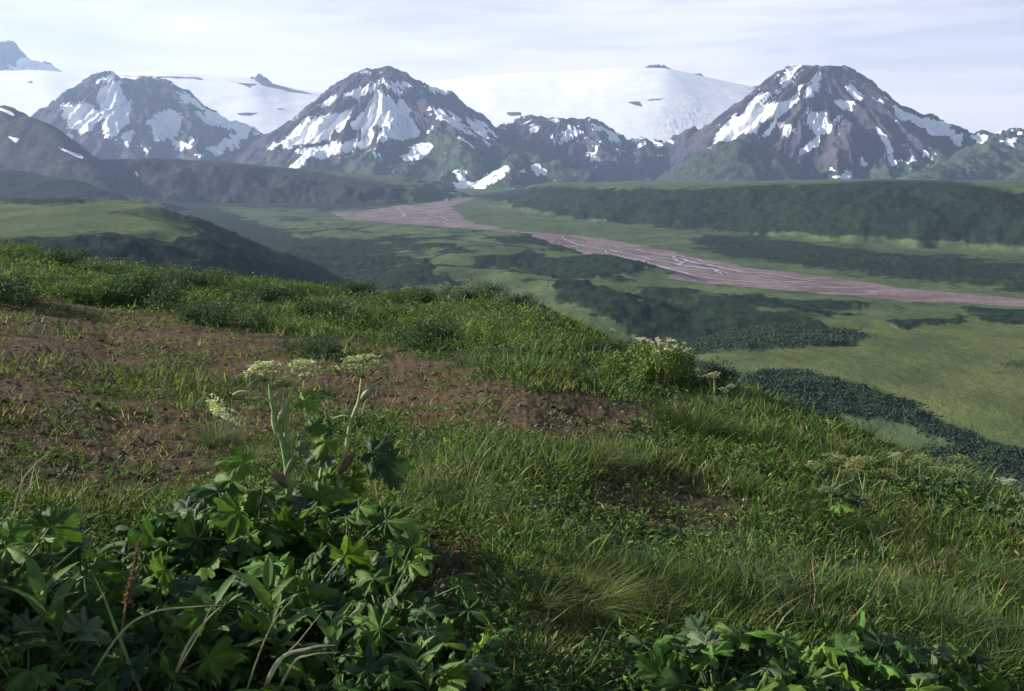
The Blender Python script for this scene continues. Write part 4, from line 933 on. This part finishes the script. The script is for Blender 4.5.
def shrub(name, seed, w, h, n, ls, cols, flowers=None):
    """uneven leafy bush, base at origin"""
    g = np.random.default_rng(seed); root = empty(name, (0, 0, 0)); fa, st = Acc(), Acc()
    nl = 11; cen = np.stack([g.normal(0, .33, nl) * w, g.normal(0, .33, nl) * w, g.uniform(.25, .78, nl) * h], -1); rad = g.uniform(.16, .34, nl) * w
    for c_ in cen: tube(st, curve([(c_[0] * .1, c_[1] * .1, -.05), c_ * [.5, .5, .45], c_], 6), np.linspace(.012, .004, 6) * max(w, .5), (.07, .05, .035), 5)
    k = g.integers(0, nl, n); d = g.normal(0, 1, (n, 3)); d /= np.linalg.norm(d, axis=1)[:, None]; rr = rad[k] * g.random(n) ** .35 * (1 + .3 * np.sin(d[:, 0] * 9 + k) * np.cos(d[:, 1] * 8))
    p = cen[k] + d * rr[:, None] * [1, 1, .8]; p[:, 2] = np.maximum(p[:, 2], .01)
    dd = d + g.normal(0, .6, (n, 3)); dd /= np.linalg.norm(dd, axis=1)[:, None]; up = g.normal(0, .5, (n, 3)) + [0, 0, 1]; up /= np.linalg.norm(up, axis=1)[:, None]
    c = np.array(cols)[g.integers(0, len(cols), n)] * g.uniform(.6, 1.45, (n, 1))
    fa.add(*leaflets(p, dd, up, ls * g.uniform(.7, 1.4, n), ls * .55 * g.uniform(.7, 1.3, n), c)); fa.build('foliage', M_shrub, root); st.build('branches', M_stem, root)
    if flowers:
        fl = Acc(); m = flowers[0]; idx = np.argsort(-p[:, 2] - .25 * h * g.random(n))[:m * 6:6]
        for i in idx:
            q_ = 26; cc = p[i] + [0, 0, .05 * h]; a = g.uniform(0, 6.28, q_); r_ = np.sqrt(g.random(q_)) * flowers[2]
            cc = cc + [0, 0, .03]; pt = cc + np.stack([np.cos(a) * r_, np.sin(a) * r_, g.uniform(-.3, .3, q_) * flowers[2]], -1); d2 = rdirs(q_, -.2, .6)
            fl.add(*leaflets(pt, d2, rdirs(q_, .6, 1.57), np.full(q_, flowers[2] * .45), np.full(q_, flowers[2] * .4), np.array(flowers[1]) * g.uniform(.7, 1.2, (q_, 1))))
        fl.build('flowers', M_flower, root)
    return root
def place(o, px, py, s, rz=None, sink=0.):
    p, ok = hit([px], [py]); p = p[0]
    if not ok[0]: print('NO HIT', px, py)
    o.location = p - np.array([0, 0, sink]); o.rotation_euler = (0, 0, rng.uniform(0, 6.28) if rz is None else rz); o.scale = (s, s, s)
def build_shrubs():
    fb = shrub('flowering_bush', 120, 1.15, .85, 5200, .06, [(.12, .18, .035), (.08, .13, .03), (.15, .20, .05)], (34, (.66, .56, .52), .05)); place(fb, 660, 386, .85)
    tag(fb, 'leafy yellow-green bush crowned with pinkish white flower clusters on the ridge', 'flowering bush')
    fb2 = shrub('low_bush', 121, 1.0, .5, 3600, .05, [(.035, .065, .03), (.05, .08, .035)], None); place(fb2, 700, 392, .85); tag(fb2, 'dark low bush right of the flowering bush', 'bush')
    wl = [shrub('willow_shrub', 130, 1.5, .8, 4200, .075, [(.13, .165, .12), (.16, .19, .15), (.09, .125, .08)]), shrub('willow_shrub', 131, 1.6, .9, 4200, .085, [(.040, .072, .030), (.055, .09, .035)]), shrub('willow_shrub', 132, 1.5, .6, 3800, .07, [(.070, .115, .028), (.085, .13, .035)])]
    sp = [(487, 296, 0, 1., 'silvery grey-green willow on the rounded crest, nearest the centre'), (460, 300, 0, .9, 'silvery willow touching the left side of the crest willow'), (425, 304, 1, .9, 'dark willow left of the silvery pair on the crest'), (520, 305, 0, .8, 'silvery willow at the right end of the crest hump'),
          (400, 300, 2, .9, 'green willow on the crest above the bare band'), (350, 294, 1, .8, 'dark willow on the skyline left of the central hump'), (300, 292, 2, .9, 'green willow on the skyline, third of the middle row'), (265, 304, 1, 1., 'dark willow below the skyline above the umbels'), (230, 288, 2, 1., 'green willow on the skyline above the bare soil'),
          (190, 290, 1, 1.1, 'broad dark willow above the bare soil'), (140, 295, 1, 1.1, 'dark willow at the upper edge of the bare soil'), (110, 272, 2, 1., 'green willow on the skyline at upper left'), (60, 266, 1, 1.2, 'dark willow below the skyline at upper left'), (20, 254, 2, 1.2, 'green willow on the skyline near the left edge'), (85, 300, 2, 1.1, 'low green willow at the margin of the bare soil, upper left'),
          (130, 306, 1, 1., 'small dark willow standing in the bare soil margin'), (312, 357, 1, .45, 'dark green shrub mound on the bare soil above the umbels'), (220, 325, 1, .75, 'small dark willow mound on the bare soil'), (435, 345, 1, .7, 'dark rounded willow at the right margin of the bare band'), (330, 320, 1, .8, 'dark willow above the bare band'), (380, 318, 2, .8, 'green willow just above the bare band'), (560, 345, 2, .5, 'small green willow on the slope left of the flowering bush'), (0, 300, 1, .9, 'dark willow at the left edge by the bare soil'),
          (610, 352, 1, .4, 'little dark willow left of the flowering bush')]
    used = set()
    for x, y, k, s, lab in sp:
        o = wl[k] if k not in used else copy_tree(wl[k]); used.add(k); place(o, x, y, s * .82, sink=.16 * s); tag(o, lab, 'shrub', 'low willow shrubs along the hill crest')

def umbel_plant(name, seed, h, n, col):
    g = np.random.default_rng(seed); root = empty(name, (0, 0, 0)); st = Acc(); tops = []
    tube(st, curve([(0, 0, -.03), (.02, 0, h * .5), (.01, .02, h * .9)], 7), np.linspace(.008, .005, 7), (.13, .17, .06), 6)
    for i in range(n):
        a = i * 2.2 + g.uniform(0, .5); q = .16 * (i > 0) * g.uniform(.6, 1.2); e = np.array([.01 + math.cos(a) * q, .02 + math.sin(a) * q, h * (1 - .12 * (i > 0) * g.random())])
        tube(st, curve([(.015, .01, h * .62), (e[0] * .7, e[1] * .7, h * .82), e], 6), .004, (.14, .18, .07), 5); tops.append(e)
    st.build('stem', M_stem, root, True)
    for e in tops: umbel('flower_head', e, (g.normal(0, .15), g.normal(0, .15), 1), g.uniform(.07, .11), root, g, 18, col)
    fo = Acc()
    for i in range(5):
        a = i * 1.4; put_leaf(fo, i, (math.cos(a) * .05, math.sin(a) * .05, h * (.2 + .1 * i)), (math.cos(a), math.sin(a), .1), (0, 0, 1), .12, LEAFC[i % 5])
    fo.build('foliage', M_leaf, root, True); return root
def build_umbels():
    pr = [umbel_plant('cow_parsnip', 140, .55, 3, (.36, .38, .24)), umbel_plant('cow_parsnip', 141, .5, 2, (.50, .50, .42)), umbel_plant('cow_parsnip', 142, .5, 4, (.28, .30, .12))]
    sp = [(712, 420, 0, .95, 'small umbel plant just right of the dark tussock below the bush'), (731, 422, 1, .8, 'small umbel plant second to the right of the dark tussock'), (893, 498, 0, .7, 'umbel plant on the ridge line, left of the right-hand group'), (918, 498, 2, .75, 'yellowish umbel plant in the right-hand group on the ridge line'), (938, 512, 0, .7, 'umbel plant with cream heads in front of the right-hand group'),
          (956, 505, 2, .9, 'dull umbel plant standing against the dark thicket at right'), (995, 530, 1, .85, 'white-headed umbel plant by the right edge on the ridge line'), (1018, 545, 1, .8, 'white umbel plant cut by the right edge'), (832, 528, 2, 1., 'yellow stalked umbel plant in the middle of the right slope'), (858, 530, 2, 1., 'second yellow stalked umbel plant on the right slope, leaning right'), (828, 440, 1, .45, 'tiny pale umbel plant on the ridge line right of the bush'), (612, 348, 1, .7, 'tiny pale umbel plant on the skyline left of the bush')]
    used = set()
    for x, y, k, s, lab in sp:
        o = pr[k] if k not in used else copy_tree(pr[k]); used.add(k); place(o, x, y, s); tag(o, lab, 'wildflower', 'small umbel plants along the ridge')

# ------------------------------------------------------------------ haze, sky, light, camera
SUN_EL, SUN_AZ = 22., -83.      # azimuth from the view axis, negative is left
def build_env():
    me = bpy.data.meshes.new('haze'); x0, x1, y0, y1, z0, z1 = -14000, 14000, -1200, 18500, -420, 2300
    v = [(x, y, z) for x in (x0, x1) for y in (y0, y1) for z in (z0, z1)]
    me.from_pydata(v, [], [(0, 1, 3, 2), (4, 6, 7, 5), (0, 4, 5, 1), (2, 3, 7, 6), (0, 2, 6, 4), (1, 5, 7, 3)]); me.update()
    m, nt, N, L = newmat('haze_air'); pv = N.new('ShaderNodeVolumePrincipled'); pv.inputs['Color'].default_value = (.50, .66, 1., 1); pv.inputs['Density'].default_value = 5.0e-5; pv.inputs['Anisotropy'].default_value = .2
    o = N.new('ShaderNodeOutputMaterial'); L.new(pv.outputs[0], o.inputs['Volume']); me.materials.append(m)
    h = bpy.data.objects.new('haze', me); COL.objects.link(h); tag(h, 'thin bluish haze filling the valley air', 'haze', kind='stuff')
    w = bpy.data.worlds.new('World'); sc.world = w; w.use_nodes = True; nt = w.node_tree; nt.nodes.clear(); b = NB(nt)
    sky = b.n('ShaderNodeTexSky', sky_type='NISHITA'); sky.sun_disc = False; sky.sun_elevation = R(SUN_EL); sky.sun_rotation = R(SUN_AZ); sky.altitude = 300; sky.air_density = 1.; sky.dust_density = 1.5
    tc = b.n('ShaderNodeTexCoord'); mp = b.n('ShaderNodeMapping'); nt.links.new(tc.outputs['Generated'], mp.inputs[0]); mp.inputs['Rotation'].default_value = (0, R(9), 0); mp.inputs['Scale'].default_value = (1.5, 1.2, 9)
    n1 = b.noise(mp.outputs[0], 1.6, 8, .58, .6)
    mp2 = b.n('ShaderNodeMapping'); nt.links.new(tc.outputs['Generated'], mp2.inputs[0]); mp2.inputs['Rotation'].default_value = (0, R(14), R(20)); mp2.inputs['Scale'].default_value = (3, 3, 34)
    n2 = b.noise(mp2.outputs[0], 1.5, 8, .6, .4)
    sp = b.n('ShaderNodeSeparateXYZ'); nt.links.new(tc.outputs['Generated'], sp.inputs[0])
    f = b.math('ADD', b.math('MULTIPLY', b.ss(n1, .36, .62), .62), b.math('MULTIPLY', b.ss(n2, .38, .64), .38))
    f = b.math('ADD', f, b.math('MULTIPLY', b.ss(sp.outputs[2], .17, .0), .6), clamp=True)
    f = b.math('ADD', b.math('MULTIPLY', f, .62), .38)
    f = b.math('MULTIPLY', f, b.math('SUBTRACT', .95, b.math('MULTIPLY', b.ss(sp.outputs[2], .17, .34), .93)))
    c = b.mix(f, sky.outputs[0], CLOUD)
    bg = b.n('ShaderNodeBackground'); nt.links.new(c, bg.inputs[0]); bg.inputs[1].default_value = SKYS
    o = b.n('ShaderNodeOutputWorld'); nt.links.new(bg.outputs[0], o.inputs[0])
    ld = bpy.data.lights.new('sun', 'SUN'); ld.energy = 5.; ld.angle = R(.5); ld.color = (1, .95, .86)
    lo = bpy.data.objects.new('sun', ld); COL.objects.link(lo)
    from mathutils import Vector
    a, e = R(SUN_AZ), R(SUN_EL); d = Vector((math.sin(a) * math.cos(e), math.cos(a) * math.cos(e), math.sin(e)))
    lo.rotation_euler = d.to_track_quat('Z', 'Y').to_euler(); lo.location = d * 50
    cd = bpy.data.cameras.new('camera'); cd.sensor_width = 36; cd.lens = F / W * 36; cd.clip_start = .05; cd.clip_end = 60000
    co = bpy.data.objects.new('camera', cd); COL.objects.link(co); co.rotation_euler = (math.pi / 2 - PITCH, 0, 0); sc.camera = co
    sc.view_settings.view_transform = 'Standard'; sc.view_settings.look = 'None'; sc.view_settings.gamma = 1; sc.view_settings.exposure = EXPO; sc.view_settings.use_curve_mapping = False
    cy = sc.cycles; cy.use_denoising = True; cy.max_bounces = 5; cy.diffuse_bounces = 2; cy.glossy_bounces = 2; cy.transmission_bounces = 3; cy.volume_bounces = 0; cy.use_adaptive_sampling = True; cy.adaptive_threshold = .02
    try: cy.denoiser = 'OPENIMAGEDENOISE'
    except Exception: pass
CLOUD = (11.6, 10.9, 10.7); SKYS = .055; EXPO = 1.25

import time; T0 = time.time()
for fn in (build_near, build_valley, build_mountains, build_river, build_thickets, build_grass, build_herbs, build_clods, build_hero, build_leafy, build_lance, build_straws, build_tussocks, build_shrubs, build_umbels, build_env):
    fn(); print(fn.__name__, round(time.time() - T0, 1))
